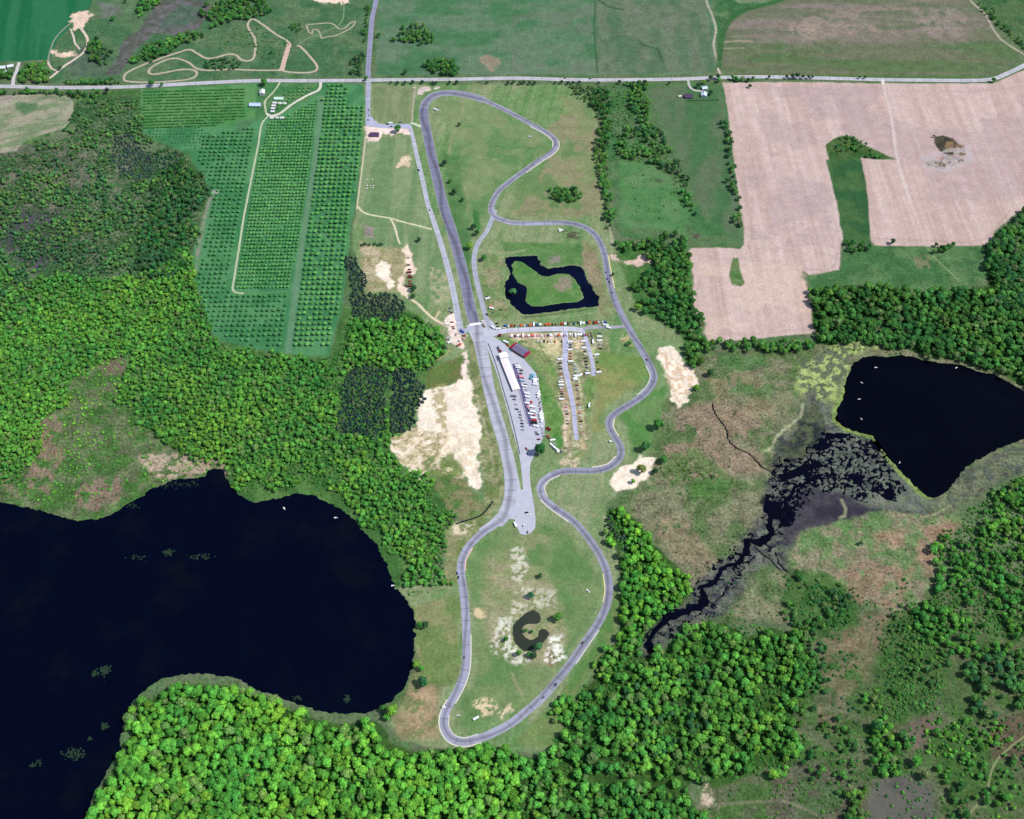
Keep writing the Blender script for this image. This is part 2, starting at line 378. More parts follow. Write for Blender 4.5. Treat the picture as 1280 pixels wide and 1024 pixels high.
SANDS = [
 ([(482,546),(487,552),(500,543),(518,535),(523,515),(526,497),(540,488),(555,484),(572,476),(588,476),(592,496),(596,530),(600,548),(603,560),(600,580),(603,600),(598,612),(588,606),(578,592),(566,575),(556,572),(545,580),(535,592),(524,600),(513,592),(500,580),(490,566)], 6, (253,238,222)),
 ([(822,436),(836,432),(848,438),(854,448),(856,458),(868,462),(871,480),(862,488),(860,500),(850,508),(842,500),(836,482),(828,462)], 4, (253,238,222)),
 ([(767,594),(776,584),(790,578),(800,571),(816,574),(812,584),(812,594),(800,604),(792,613),(778,613),(764,611)], 3, (253,238,222)),
 ([(470,334),(478,327),(486,330),(489,345),(493,356),(487,360),(478,352)], 3, (253,238,222)),
 ([(502,312),(508,305),(514,318),(520,338),(514,345),(508,340),(503,355),(512,362),(510,372),(500,366),(498,355),(508,330)], 2, (246,224,206)),
 ([(765,315),(778,322),(792,326),(800,318),(816,318),(812,328),(798,334),(780,330),(768,325)], 2.5, (222,195,185)),
 ([(88,20),(98,14),(108,15),(115,20),(106,27),(102,34),(94,38),(90,30)], 2, (235,208,190)),
 ([(64,63),(76,65),(92,66),(97,70),(86,72),(70,70)], 2, (235,208,190)),
 ([(519,109),(530,108),(548,110),(536,113),(526,117),(520,119)], 1.5, (215,200,195)),
 ([(503,196),(507,192),(512,200),(510,208),(497,207)], 1.5, (225,205,180)),
 ([(376,-6),(398,-8),(437,-4),(434,4),(420,5),(400,3)], 1, (246,224,206)),
 ([(600,70),(612,68),(626,74),(622,84),(612,90),(603,82)], 5, (150,142,125)),
 ([(457,149),(482,158),(513,160),(513,167),(480,168),(472,177),(458,177)], 1, (246,222,216)),
 ([(558,397),(568,392),(572,410),(578,425),(582,440),(586,475),(580,476),(578,440),(566,430),(560,415)], 2, (250,228,220)),
 ([(592,759),(600,758),(604,768),(596,773),(591,768)], 1, (222,200,165)),
 ([(786,10),(787,11)], 1, (0,0,0)),
]
SANDS = SANDS[:-1]

# ------------------------------------------------------------------ the ground grid
def axis(a, b, s): return np.arange(a, b + s, s)
gx = np.concatenate([[-16000, -6000, -2800, -1600, -1250], axis(-1120, 1120, 1.7), [1250, 1600, 2800, 6000, 16000]])
ys = []; yy = -690.0
while yy < 1230:
    ys.append(yy); yy += 1.35 + 0.75 * (yy + 690) / 1900
gy = np.concatenate([[-9000, -4000, -1800, -900], ys, [1400, 1900, 3500, 8000, 20000]])
X, Y = np.meshgrid(gx, gy)
X = X.astype(np.float64); Y = Y.astype(np.float64)
NY, NX = X.shape
WXn = fbm(X, Y, 26, 1, 3) - 0.5; WYn = fbm(X, Y, 26, 4, 3) - 0.5
BIG = fbm(X, Y, 150, 2, 4); MED = fbm(X, Y, 38, 5, 4); FIN = fbm(X, Y, 9, 3, 3)
C = np.zeros((NY, NX, 3)); A = np.ones((NY, NX))
REG = np.zeros((NY, NX), np.int8)
Z = np.zeros((NY, NX))
def mixc(a, b, t): return a * (1 - t[..., None]) + b * t[..., None]
C[:] = mixc(np.broadcast_to(alb((84,112,72)), C.shape), alb((105,116,88)), sst(0.35, 0.65, MED * 0.5 + BIG * 0.5))

def paint(poly, ca, cb=None, scale=40, soft=2.0, warp=8, seed=0, amp=1.0, strength=1.0, streak=None, reg=None, lo=0.38, hi=0.62, world=False, thresh=None, frag=0):
    P = np.asarray(poly, float) if world else Wp(poly)
    m = 14 + warp + soft
    x0, y0 = P.min(0) - m; x1, y1 = P.max(0) + m
    i0, i1 = np.searchsorted(gx, [x0, x1]); j0, j1 = np.searchsorted(gy, [y0, y1])
    if i1 <= i0 or j1 <= j0: return
    s = np.s_[j0:j1, i0:i1]
    x, y = X[s], Y[s]
    d = sdf(P, x + WXn[s] * warp * 2, y + WYn[s] * warp * 2)
    if frag: d = d + (fbm(x, y, 8, seed + 1, 4) - .5) * frag * 2
    k = sst(-soft, soft, d) * strength
    ca = alb(ca)
    if cb is None: cb2 = ca
    else: cb2 = alb(cb)
    if streak:
        ang, su, svv = streak
        ca_, sa_ = math.cos(math.radians(ang)), math.sin(math.radians(ang))
        u = x * ca_ + y * sa_; v = -x * sa_ + y * ca_
        n = fbm(u * (scale / su), v * (scale / svv), scale, seed, 4)
    else:
        n = fbm(x, y, scale, seed, 4)
    if thresh is not None:
        k = k * sst(thresh - 0.04, thresh + 0.04, fbm(x, y, thresh_scale, seed + 3, 4))
    col = mixc(np.broadcast_to(ca, x.shape + (3,)), cb2, sst(lo, hi, n))
    C[s] = C[s] * (1 - k[..., None]) + col * k[..., None]
    A[s] = A[s] * (1 - k) + amp * k
    if reg is not None:
        REG[s] = np.where(k > 0.5, reg, REG[s])
thresh_scale = 12
def spots(poly, c, scale, th, seed=0, soft=4, strength=1.0):
    """broken patches of colour inside a polygon"""
    P = Wp(poly); m = 20
    x0, y0 = P.min(0) - m; x1, y1 = P.max(0) + m
    i0, i1 = np.searchsorted(gx, [x0, x1]); j0, j1 = np.searchsorted(gy, [y0, y1])
    s = np.s_[j0:j1, i0:i1]; x, y = X[s], Y[s]
    d = sdf(P, x + WXn[s] * 12, y + WYn[s] * 12)
    n = fbm(x, y, scale, seed, 4) + np.clip(d / 60.0, -0.3, 0.06)
    k = sst(th - 0.03, th + 0.03, n) * sst(-soft, soft, d) * strength
    C[s] = C[s] * (1 - k[..., None]) + alb(c) * k[..., None]
def stroke(pts, c, width, soft=0.8, strength=1.0, brk=0.0, seed=0, amp=None, wob=0.0):
    P = smooth_line(Wp(pts), 12)
    m = width + 6
    x0, y0 = P.min(0) - m; x1, y1 = P.max(0) + m
    i0, i1 = np.searchsorted(gx, [x0, x1]); j0, j1 = np.searchsorted(gy, [y0, y1])
    s = np.s_[j0:j1, i0:i1]; x, y = X[s], Y[s]
    if x.size == 0: return
    d = line_dist(P, x + WXn[s] * wob, y + WYn[s] * wob)
    k = (1 - sst(width / 2 - soft, width / 2 + soft, d)) * strength
    if brk: k = k * sst(brk - 0.1, brk + 0.1, fbm(x, y, 7, seed, 3))
    C[s] = C[s] * (1 - k[..., None]) + alb(c) * k[..., None]

# broad areas ----------------------------------------------------
UL = [(-150,185),(95,150),(95,118),(180,112),(180,165),(240,190),(265,240),(240,300),(240,340),(262,420),(340,440),(412,446),(430,380),(560,400),(570,640),(500,740),(-150,660)]
NWF = [(-150,198),(40,180),(90,160),(95,126),(172,118),(178,168),(238,194),(262,240),(244,300),(236,330),(190,350),(60,345),(-150,400)]
paint(UL, (66,104,54), (88,122,68), 26, 4, 10, 3)
paint(NWF, (66,96,62), (98,114,88), 18, 10, 12, 3, amp=1.3)
spots([(60,150),(160,170),(180,260),(120,330),(20,320),(-60,260)], (116,122,98), 14, .54, 3, 10, .7)
paint([(-150,200),(60,180),(120,190),(110,260),(130,330),(60,320),(-150,330)], (86,98,78), (112,112,96), 22, 12, 20, 2)
paint([(20,256),(60,262),(85,280),(80,320),(40,345),(20,340),(0,300)], (72,84,68), (84,80,88), 20, 8, 16, 5)
paint([(30,460),(120,445),(160,450),(158,490),(175,520),(220,560),(280,575),(282,592),(240,600),(190,612),(125,650),(50,640),(-60,630),(-60,560),(40,560)], (72,106,54), (102,112,80), 16, 8, 16, 1, amp=1.5)
spots([(45,520),(75,520),(80,570),(60,620),(20,622),(5,600),(30,580)], (132,116,98), 16, 0.50, 6)
spots([(95,600),(150,595),(150,630),(110,645),(90,620)], (128,112,96), 14, 0.50, 2)
spots([(175,570),(230,565),(240,590),(215,600),(195,595),(180,585)], (176,156,136), 8, 0.46, 3)
spots([(235,565),(285,570),(285,600),(262,588),(232,598)], (160,140,122), 8, 0.48, 4)
paint([(120,450),(150,443),(160,458),(152,470),(128,468)], (112,102,86), (128,112,98), 10, 4, 6, 1)
# north side of the road, left
paint([(62,78),(75,50),(120,0),(125,-60),(474,-60),(462,95),(300,98),(200,102),(62,104)], (72,108,74), (92,116,84), 32, 4, 8, 6)
paint([(100,60),(130,50),(128,95),(95,95),(80,88)], (84,104,86), (92,108,88), 30, 4, 6, 2)
paint([(205,-10),(258,3),(268,12),(250,35),(225,45),(190,42),(175,55),(162,72),(150,92),(135,96),(132,88),(146,72),(152,52),(178,32)], (88,92,84), (106,102,104), 14, 4, 10, 3)
paint([(225,5),(248,10),(245,26),(225,35),(200,38),(205,20)], (78,100,84), (92,104,94), 12, 5, 8, 3)
paint([(120,2),(148,5),(150,18),(125,22)], (108,114,104), None, 12, 6, 8, 3)
paint(CROP, (32,102,66), (48,112,76), 90, 1.2, 2, 4, amp=0.35, reg=2, streak=(100, 300, 20))
paint(TOPM, (74,116,80), (100,124,98), 110, 3, 4, 4, amp=0.7, streak=(0, 90, 45))
spots([(640,20),(740,10),(745,90),(640,92)], (112,118,104), 60, 0.52, 5, strength=0.5)
paint([(745,0),(885,0),(892,90),(745,92)], (86,108,82), (112,118,100), 60, 6, 4, 6, strength=0.7, amp=0.8, streak=(90, 80, 25))
stroke([(745,-10),(743,40),(747,92)], (52,92,58), 4, 1.5, 0.7)
stroke([(748,0),(762,9),(780,12)], (52,84,56), 5, 2, 0.8); stroke([(798,50),(806,57),(822,62),(828,78)], (56,88,56), 5, 2, 0.7)
paint([(893,-60),(1000,-60),(1000,-8),(960,5),(925,16),(905,30),(895,60)], (62,104,66), (98,124,84), 40, 3, 4, 3)
paint([(910,-4),(955,-20),(960,4),(925,4)], (150,150,135), (110,130,100), 20, 3, 4, 3)
paint(TOPR, (92,112,76), (110,112,90), 60, 2, 3, 5, amp=0.8, streak=(0, 200, 28), reg=3)
thresh_scale = 60
paint([(908,30),(930,18),(1000,-2),(1200,-10),(1228,30),(1215,48),(1000,52),(903,55)], (108,112,92), (140,124,118), 60, 24, 24, 4, amp=0.8, strength=.75, streak=(0, 260, 26), lo=.42, hi=.6)
thresh_scale = 12
spots([(1000,20),(1080,10),(1100,40),(1010,50)], (160,138,130), 16, 0.53, 1, 8, 0.55)
spots([(1140,10),(1200,10),(1220,45),(1150,48)], (156,138,132), 18, 0.53, 1, 8, 0.5)
spots([(985,30),(1020,30),(1022,52),(998,50)], (166,146,134), 8, 0.5, 1, 5, 0.6)
stroke([(905,53),(925,51),(940,52)], (168,150,135), 5, 2, 0.8); stroke([(900,61),(930,60)], (160,146,128), 4, 2, 0.7)
stroke([(900,93),(1080,94),(1220,95)], (92,112,66), 5, 2, 0.8)
paint([(1212,-20),(1400,-60),(1400,60),(1290,72),(1262,50),(1245,30)], (62,98,60), (84,108,72), 30, 2, 3, 5)
stroke([(1205,-10),(1216,4),(1232,18),(1240,34),(1252,50),(1270,62),(1290,74)], (176,164,150), 4, 1, 1)
stroke([(882,-10),(884,5),(890,18),(895,38),(892,55),(896,75),(900,92)], (176,166,148), 4, 1.2, 1)
stroke([(898,85),(905,38),(925,16),(960,5),(1000,-8)], (56,100,56), 11, 2, 0.9)
paint(SMALLF, (122,136,104), (158,152,132), 22, 1.5, 3, 3, amp=0.8, streak=(20, 45, 14), reg=4)
paint([(20,130),(45,128),(50,138),(30,144),(18,138)], (90,118,84), None, 10, 5, 6, 3)
spots([(-20,121),(25,120),(10,130),(-20,128)], (166,150,142), 12, 0.4, 2)
stroke([(10,120),(50,119),(82,121),(90,127),(90,143),(84,155),(78,161)], (178,172,148), 2.2, 1, 0.8)
# orchard
paint(ORCH, (64,122,78), (84,138,92), 40, 2, 3, 5, amp=0.35, reg=5)
paint([(176,112),(320,106),(322,150),(300,158),(180,160)], (74,130,74), (94,142,86), 30, 3, 3, 5, amp=0.4)
paint([(296,152),(318,148),(310,165),(292,168)], (80,120,84), None, 30, 4, 3, 5, amp=0.6)
for a, b in [((402,122),(360,440))]:
    stroke([a, (392,215), (378,300), b], (110,142,112), 10, 3, 0.7)
stroke([(265,245),(258,262),(250,300),(243,345)], (150,138,128), 6, 2, 0.8, brk=0.42)
stroke([(292,367),(330,366),(360,364)], (96,140,96), 3, 1, 0.8)
paint([(322,104),(400,104),(398,118),(345,146),(318,150)], (70,118,72), (92,126,84), 20, 3, 3, 5, amp=0.7)
# race ground
paint(PROP, (104,138,86), (138,148,110), 50, 3, 5, 4, amp=0.75, streak=(75, 120, 50))
paint(PROP, (92,126,74), (146,152,114), 5, 3, 4, 2, amp=0.75, streak=(78, 110, 4.5), strength=.30)
paint([(455,175),(512,170),(540,290),(560,330),(567,385),(540,372),(500,360),(460,300),(448,250)], (110,136,94), (132,148,108), 26, 4, 3, 3, amp=0.6, streak=(88, 160, 12))
paint([(465,108),(518,108),(512,155),(475,150),(466,135)], (118,134,94), (134,142,104), 40, 2, 2, 3, amp=0.5, streak=(88, 100, 12))
paint([(545,125),(600,128),(660,158),(688,176),(650,205),(618,235),(606,270),(590,270),(565,190),(550,140)], (98,132,82), (122,142,96), 50, 10, 8, 3, amp=0.5)
paint([(700,120),(742,130),(752,260),(720,272),(640,272),(650,220),(700,195),(712,170)], (106,132,84), (132,140,98), 60, 12, 8, 2, amp=0.6)
spots([(690,140),(750,150),(752,270),(640,270),(680,210)], (146,136,108), 28, 0.54, 2, strength=0.7)
spots([(556,130),(600,130),(680,175),(640,215),(612,255),(585,240),(565,180)], (136,144,104), 24, 0.56, 2, 8, 0.5)
stroke([(578,122),(579,138),(572,157),(564,175),(562,195),(572,215),(582,240),(585,262)], (150,150,112), 5, 2, 0.6)
paint([(555,190),(575,200),(588,300),(590,380),(582,372),(570,300),(558,240)], (82,120,72), (96,128,80), 30, 5, 6, 2, amp=0.6)
paint([(592,262),(598,264),(600,290),(590,284)], (70,120,66), None, 20, 2, 3)
# berms and ditches round the ring pond
paint([(624,302),(728,305),(730,330),(715,330),(680,332),(672,319),(632,318)], (80,120,66), (98,132,78), 24, 3, 3, 2, amp=0.6)
paint([(728,300),(745,310),(760,372),(756,392),(748,388),(736,345),(728,325)], (126,130,92), (150,134,110), 20, 4, 4, 2)
paint([(598,320),(628,318),(630,350),(632,375),(645,392),(640,398),(610,398),(600,350)], (112,134,84), (146,142,110), 22, 4, 4, 2)
stroke([(600,313),(640,316),(655,313)], (160,160,128), 5, 2, 0.6)
stroke([(655,397),(690,393),(735,387)], (84,108,60), 3.5, 1, 0.8)
stroke([(655,400),(690,397),(740,392)], (130,150,100), 3, 1, 0.8)
spots([(704,288),(726,290),(724,300),(706,298)], (86,92,70), 5, 0.5, 2, 2)
paint(RING_ISLE, (84,128,66), (102,134,78), 20, 2, 3, 3, amp=0.6)
spots([(690,348),(712,345),(716,360),(700,366),(690,358)], (140,132,112), 8, 0.45, 2)
spots([(680,318),(702,320),(700,328),(686,328)], (140,132,120), 6, 0.45, 2)
# paddock ground
paint([(618,420),(640,423),(705,422),(722,416),(735,415),(752,420),(760,430),(765,470),(745,480),(735,520),(730,570),(712,575),(700,560),(690,520),(680,470),(665,450),(640,432)], (108,136,78), (136,142,96), 16, 3, 5, 2)
paint([(632,417),(700,416),(728,418),(722,428),(700,424),(640,425)], (222,198,184), (190,170,140), 6, 2, 3, 3)
paint([(696,422),(716,420),(734,424),(756,420),(760,438),(752,466),(738,470),(730,482),(736,545),(728,560),(712,572),(700,560),(698,500),(692,460)], (132,134,100), (176,164,138), 6, 4, 6, 2, strength=.85, amp=1.3)
spots([(640,424),(700,424),(712,440),(700,452),(680,440),(660,434)], (190,178,140), 5, 0.50, 1, 4, .8)
spots([(680,424),(702,424),(700,446),(690,448),(680,438)], (206,192,150), 7, 0.46, 2)
spots([(715,422),(728,424),(730,440),(718,436)], (218,190,160), 7, 0.46, 3)
paint([(698,424),(702,450),(698,470),(702,500),(706,535),(712,560),(716,560),(714,520),(708,480),(704,450),(703,424)], (150,140,112), (180,160,128), 7, 2, 3, 2)
paint([(710,430),(716,440),(714,460),(722,500),(727,540),(733,562),(726,562),(720,520),(712,480),(708,450)], (146,142,108), (190,168,134), 7, 2, 3, 2)
spots([(702,510),(708,508),(714,560),(712,572),(706,560)], (216,192,168), 5, 0.40, 2, 2)
stroke([(724,470),(728,510),(732,550)], (198,190,140), 2, 0.8, 0.8, brk=0.35)
spots([(736,440),(742,436),(758,460),(748,462)], (206,200,160), 4, 0.5, 5, 2)
paint([(666,476),(676,470),(690,490),(702,515),(706,560),(695,560),(684,530)], (84,130,66), (104,138,76), 14, 3, 4, 2)
spots([(700,575),(722,572),(724,585),(704,584)], (208,184,160), 8, 0.45, 2)
spots([(745,370),(768,380),(770,402),(752,398)], (130,134,96), 10, 0.5, 2)
spots([(766,425),(786,418),(792,432),(778,430)], (190,170,130), 6, 0.52, 2)
paint([(742,440),(800,445),(808,470),(790,490),(760,505),(748,520),(752,545),(735,540),(745,490)], (112,138,76), (140,142,92), 30, 6, 8, 2, amp=0.6)
paint([(775,520),(830,480),(838,520),(822,560),(790,570),(786,545)], (86,130,70), (106,136,84), 24, 5, 5, 2, amp=0.6)
paint([(830,505),(850,520),(842,545),(825,540)], (88,128,66), None, 20, 4, 5, 2)
# pit wall verge west of the straight
paint([(586,420),(592,425),(600,470),(612,525),(628,580),(632,615),(612,650),(606,640),(606,600),(600,560),(594,520),(588,470)], (110,122,76), (148,146,110), 10, 2, 3, 2)
stroke([(596,495),(603,520),(610,550),(616,580),(614,600)], (188,176,150), 4, 1.5, 0.6, brk=0.45)
paint([(535,462),(580,444),(583,474),(552,484),(530,488)], (98,118,64), (112,112,72), 14, 2, 3, 2, amp=0.7)
stroke([(533,455),(548,450),(562,438)], (170,162,110), 3, 1, 0.8)
paint([(540,585),(560,578),(580,600),(600,622),(612,640),(590,655),(565,640),(545,612)], (92,118,66), (132,126,92), 14, 3, 4, 2)
paint([(545,665),(600,640),(612,655),(580,690),(572,730),(555,735),(548,720),(560,700)], (116,132,80), (142,140,104), 18, 4, 4, 2)
spots([(560,650),(596,650),(590,668),(566,672)], (216,196,170), 6, 0.52, 2)
# west lot
paint([(448,300),(470,308),(500,310),(514,325),(505,365),(460,366),(452,352)], (146,142,104), (168,156,122), 12, 3, 4, 2)
spots([(450,305),(475,310),(470,345),(455,352)], (196,176,150), 8, 0.5, 2, strength=0.8)
spots([(535,330),(562,340),(566,380),(545,380),(538,365)], (170,166,130), 7, 0.52, 2, strength=0.8)
spots([(455,282),(467,284),(467,298),(455,296)], (150,136,130), 5, 0.42, 2, 2)
# southern infield
paint([(600,680),(640,655),(700,655),(735,690),(752,740),(740,775),(700,835),(650,885),(590,910),(568,905),(572,880),(592,850),(594,780),(588,720)], (98,130,78), (120,138,92), 44, 8, 6, 3, amp=0.55)
paint([(610,700),(640,690),(690,720),(700,760),(712,800),(690,835),(640,830),(612,800),(600,760)], (136,142,100), (156,150,118), 18, 8, 8, 3, amp=0.8)
spots([(638,684),(656,682),(664,706),(652,730),(640,728)], (214,206,188), 4, 0.50, 5, 3, .8)
spots([(645,735),(695,735),(692,762),(660,765),(640,780),(636,770)], (206,198,180), 4, 0.55, 2, 4, .7)
spots([(624,770),(642,775),(640,800),(652,818),(640,832),(622,815),(612,812)], (232,226,212), 4, 0.54, 4, 4, .8)
stroke([(640,842),(645,855),(652,868)], (170,160,130), 2.5, 1, .6)
spots([(690,810),(700,818),(690,835),(676,832)], (120,88,60), 5, .5, 3, 3, .6)
spots([(650,820),(668,818),(660,832),(640,832)], (232,226,212), 4, 0.54, 2, 4, .8)
spots([(684,795),(704,792),(706,825),(690,832),(680,826)], (244,238,228), 4, 0.52, 3, 4, .9)
spots([(588,878),(612,870),(624,880),(620,888),(606,900),(600,890),(588,888)], (216,196,160), 3.5, 0.49, 3, 3)
spots([(622,890),(636,878),(640,888),(628,900)], (224,202,170), 3.5, 0.46, 3, 3)
paint([(762,740),(778,745),(770,790),(715,880),(690,935),(640,930),(690,880),(740,810)], (92,128,70), (118,136,84), 30, 4, 4, 3, amp=0.6)
paint([(525,800),(560,800),(552,850),(545,890),(548,925),(500,925),(490,900),(505,870)], (122,128,86), (150,136,104), 14, 5, 6, 3)
spots([(510,860),(550,850),(545,920),(510,900)], (166,142,114), 9, 0.53, 3)
paint([(505,760),(575,740),(575,850),(555,860),(525,850),(524,800)], (110,130,78), (136,138,96), 24, 5, 6, 3, amp=0.7)
spots([(640,665),(690,665),(690,680),(655,690)], (150,146,112), 10, .5, 2, 5, .6)
stroke([(765,745),(768,790),(742,830),(715,868),(690,900)], (136,134,96), 4, 2, .5, wob=6)
stroke([(770,650),(748,645),(722,640),(700,628)], (170,160,130), 4, 1.5, .5, brk=.45)
# strip between raceground and ploughed field
paint([(757,105),(903,105),(914,170),(925,240),(930,308),(860,312),(775,295),(765,270),(758,180)], (70,112,68), (92,116,80), 34, 3, 4, 3, amp=0.8)
paint([(810,110),(900,108),(920,230),(925,300),(880,270),(850,200),(835,160)], (72,110,70), (94,112,84), 60, 6, 6, 6, amp=0.6, streak=(85, 120, 40))
paint([(775,200),(820,205),(845,230),(862,262),(855,290),(775,285)], (82,126,76), (96,130,86), 30, 6, 6, 6, amp=0.6)
paint([(770,300),(860,312),(868,400),(885,430),(858,460),(850,415),(800,390),(782,350)], (68,108,56), (84,118,66), 20, 4, 6, 3)
stroke([(760,280),(764,292),(765,305)], (180,168,150), 3, 1, 0.8)
# wetland meadow right of the circuit
paint([(835,500),(865,480),(872,440),(900,440),(1020,432),(1060,420),(1120,430),(1200,445),(1300,480),(1300,560),(1190,640),(1190,660),(1170,720),(1120,780),(1060,760),(1000,790),(950,775),(880,785),(830,790),(850,740),(830,700),(800,650),(760,635),(800,600),(815,560)], (90,110,70), (124,122,96), 24, 5, 8, 5, amp=1.5)
spots([(850,510),(900,500),(950,520),(955,590),(880,600),(835,600),(830,560)], (146,124,108), 40, 0.49, 1, 8, 0.8)
spots([(800,640),(860,650),(900,700),(870,740),(845,700)], (140,124,102), 26, 0.50, 3, 8, 0.8)
spots([(880,455),(960,470),(975,540),(900,530)], (140,124,100), 26, 0.53, 6, 8, 0.7)
spots([(840,560),(870,560),(920,600),(900,640),(850,625),(825,590)], (74,112,56), 30, 0.46, 2, 8, 0.7)
spots([(880,440),(960,445),(985,470),(965,500),(900,490)], (78,116,66), 40, 0.45, 2, 8, 0.7)
paint([(998,470),(1015,445),(1040,430),(1070,420),(1100,428),(1135,438),(1090,442),(1070,450),(1056,470),(1050,500),(1035,508),(1010,498),(995,490)], (120,130,92), (160,172,108), 14, 4, 6, 4)
spots([(1000,460),(1060,425),(1080,430),(1050,470),(1040,505),(1000,500)], (172,184,116), 5, 0.52, 5, 6, 0.9)
spots([(1000,450),(1060,425),(1080,435),(1050,480),(1030,505),(1000,500)], (92,98,82), 7, 0.53, 2, 6, 0.9)
# purple marsh
paint(MARSH, (60,60,68), (86,88,86), 9, 9, 16, 3, amp=1.4, reg=6)
spots(MARSH, (112,116,100), 6, 0.56, 4, 8, 0.7)
spots([(975,590),(1035,500),(1060,540),(1120,575),(1175,630),(1100,640),(1000,625)], (116,120,106), 6, 0.50, 1, 6, 0.8)
paint([(960,630),(1010,612),(1060,622),(1100,640),(1060,655),(1000,664),(985,680)], (56,52,64), (72,68,76), 16, 8, 12, 3, amp=0.8)
paint([(1000,560),(1020,545),(1070,550),(1110,590),(1100,620),(1050,618),(1000,610)], (84,90,84), (116,120,108), 6, 6, 10, 3)
paint([(960,585),(1000,530),(1015,500),(1030,520),(1040,545),(1010,575)], (52,56,56), (86,92,70), 9, 6, 10, 3, amp=1.4)
paint([(1115,575),(1140,605),(1165,628),(1150,640),(1100,635),(1110,610)], (112,120,100), (100,104,98), 8, 4, 5, 3)
# pale green shore of the right hand lake
stroke([(1060,474),(1053,498),(1044,514),(1044,526),(1055,537),(1092,548),(1112,577),(1138,603),(1160,622),(1180,622)], (128,148,80), 7, 2, 0.9, wob=6)
stroke([(1170,630),(1195,618),(1215,596),(1250,576),(1300,556)], (92,96,84), 26, 6, 0.8, wob=16)
spots([(1165,640),(1160,620),(1200,600),(1290,545),(1300,575),(1230,605),(1190,640)], (116,122,92), 7, .52, 4, 4, .7)
stroke([(1066,450),(1090,440),(1130,440),(1175,448),(1225,462),(1290,492)], (124,124,96), 11, 3, 0.8, wob=8)
stroke([(1003,505),(1000,522),(985,533),(970,548),(963,562),(952,565)], (160,158,130), 4, 1.2, 0.9, wob=4)
stroke([(972,592),(985,585),(1000,578),(1012,572),(1024,569)], (128,132,120), 3, 1, 0.8)
stroke([(1052,625),(1057,636),(1056,645),(1050,647)], (150,150,118), 4, 1.2, 0.8)
stroke([(1150,648),(1170,642),(1188,632)], (150,152,112), 4, 1.5, 0.8)
# green and rusty islands below the marsh
paint([(995,668),(1040,655),(1100,640),(1140,645),(1190,642),(1210,650),(1185,665),(1172,700),(1170,740),(1120,780),(1060,745),(1035,716),(990,712)], (104,126,82), (136,128,104), 16, 4, 6, 3, amp=1.4)
spots([(1000,665),(1100,640),(1125,660),(1060,680),(1000,690)], (88,122,72), 14, 0.52, 3, 8, .8)
spots([(1045,720),(1080,700),(1140,710),(1130,760),(1095,770),(1060,750)], (146,116,100), 12, 0.44, 3, 8, 0.7)
spots([(1150,665),(1185,650),(1198,655),(1170,690),(1165,720),(1148,700)], (156,122,104), 20, 0.40, 3, 8, 0.85)
spots([(1090,665),(1130,660),(1130,690),(1095,690)], (158,130,108), 14, 0.46, 3, 8, 0.85)
# lower right heath
paint([(1000,800),(1060,745),(1120,780),(1170,740),(1300,700),(1400,800),(1400,1120),(860,1120),(880,985),(960,960),(1000,930),(985,880)], (74,102,56), (96,104,76), 18, 6, 10, 3, amp=1.3)
spots([(1030,790),(1140,765),(1150,790),(1110,830),(1060,870),(1045,920),(1020,900),(1025,850)], (128,112,90), 14, 0.50, 2, 8, 0.6)
spots([(1040,770),(1130,770),(1140,810),(1060,812)], (134,112,92), 14, 0.50, 5, 8, 0.65)
paint([(1090,975),(1140,970),(1165,985),(1170,1060),(1080,1060)], (92,90,84), (100,98,90), 24, 6, 6, 2, amp=0.5)
paint([(1135,905),(1165,880),(1170,910),(1150,935),(1135,930)], (112,98,88), None, 20, 6, 6, 2, amp=0.6)
spots([(960,960),(1090,940),(1090,1040),(960,1060)], (98,92,80), 30, 0.45, 2, 8, 0.8)
spots([(1000,975),(1060,985),(1050,1020),(1000,1020)], (72,104,60), 30, 0.42, 5, 8, 0.7)
paint([(1115,775),(1172,745),(1182,790),(1190,850),(1165,890),(1110,905),(1078,885),(1095,830)], (66,96,50), (80,104,60), 20, 8, 10, 4)
paint([(985,712),(1030,712),(1065,745),(1075,780),(1030,800),(1000,790),(980,760)], (62,96,50), (80,108,60), 20, 6, 10, 4)
paint([(1180,830),(1210,828),(1225,860),(1215,890),(1180,880)], (80,100,62), None, 20, 6, 8)
paint([(1160,920),(1205,905),(1235,940),(1232,970),(1200,985),(1170,960)], (70,100,52), None, 20, 4, 5, 2)
spots([(1230,900),(1280,890),(1290,960),(1240,950)], (100,82,70), 20, 0.45, 5, 8, 0.8)
stroke([(745,975),(780,977),(800,975),(830,982),(850,990)], (130,124,84), 3.5, 1.2, 0.8)
spots([(775,970),(805,970),(805,982),(780,980)], (186,160,136), 6, 0.45, 5, 4)
spots([(866,968),(880,965),(890,990),(900,1005),(880,1010)], (190,170,150), 7, 0.50, 5, 4)
stroke([(870,1010),(920,1004),(980,1002),(1020,1018)], (132,126,104), 3, 1.5, 0.7)
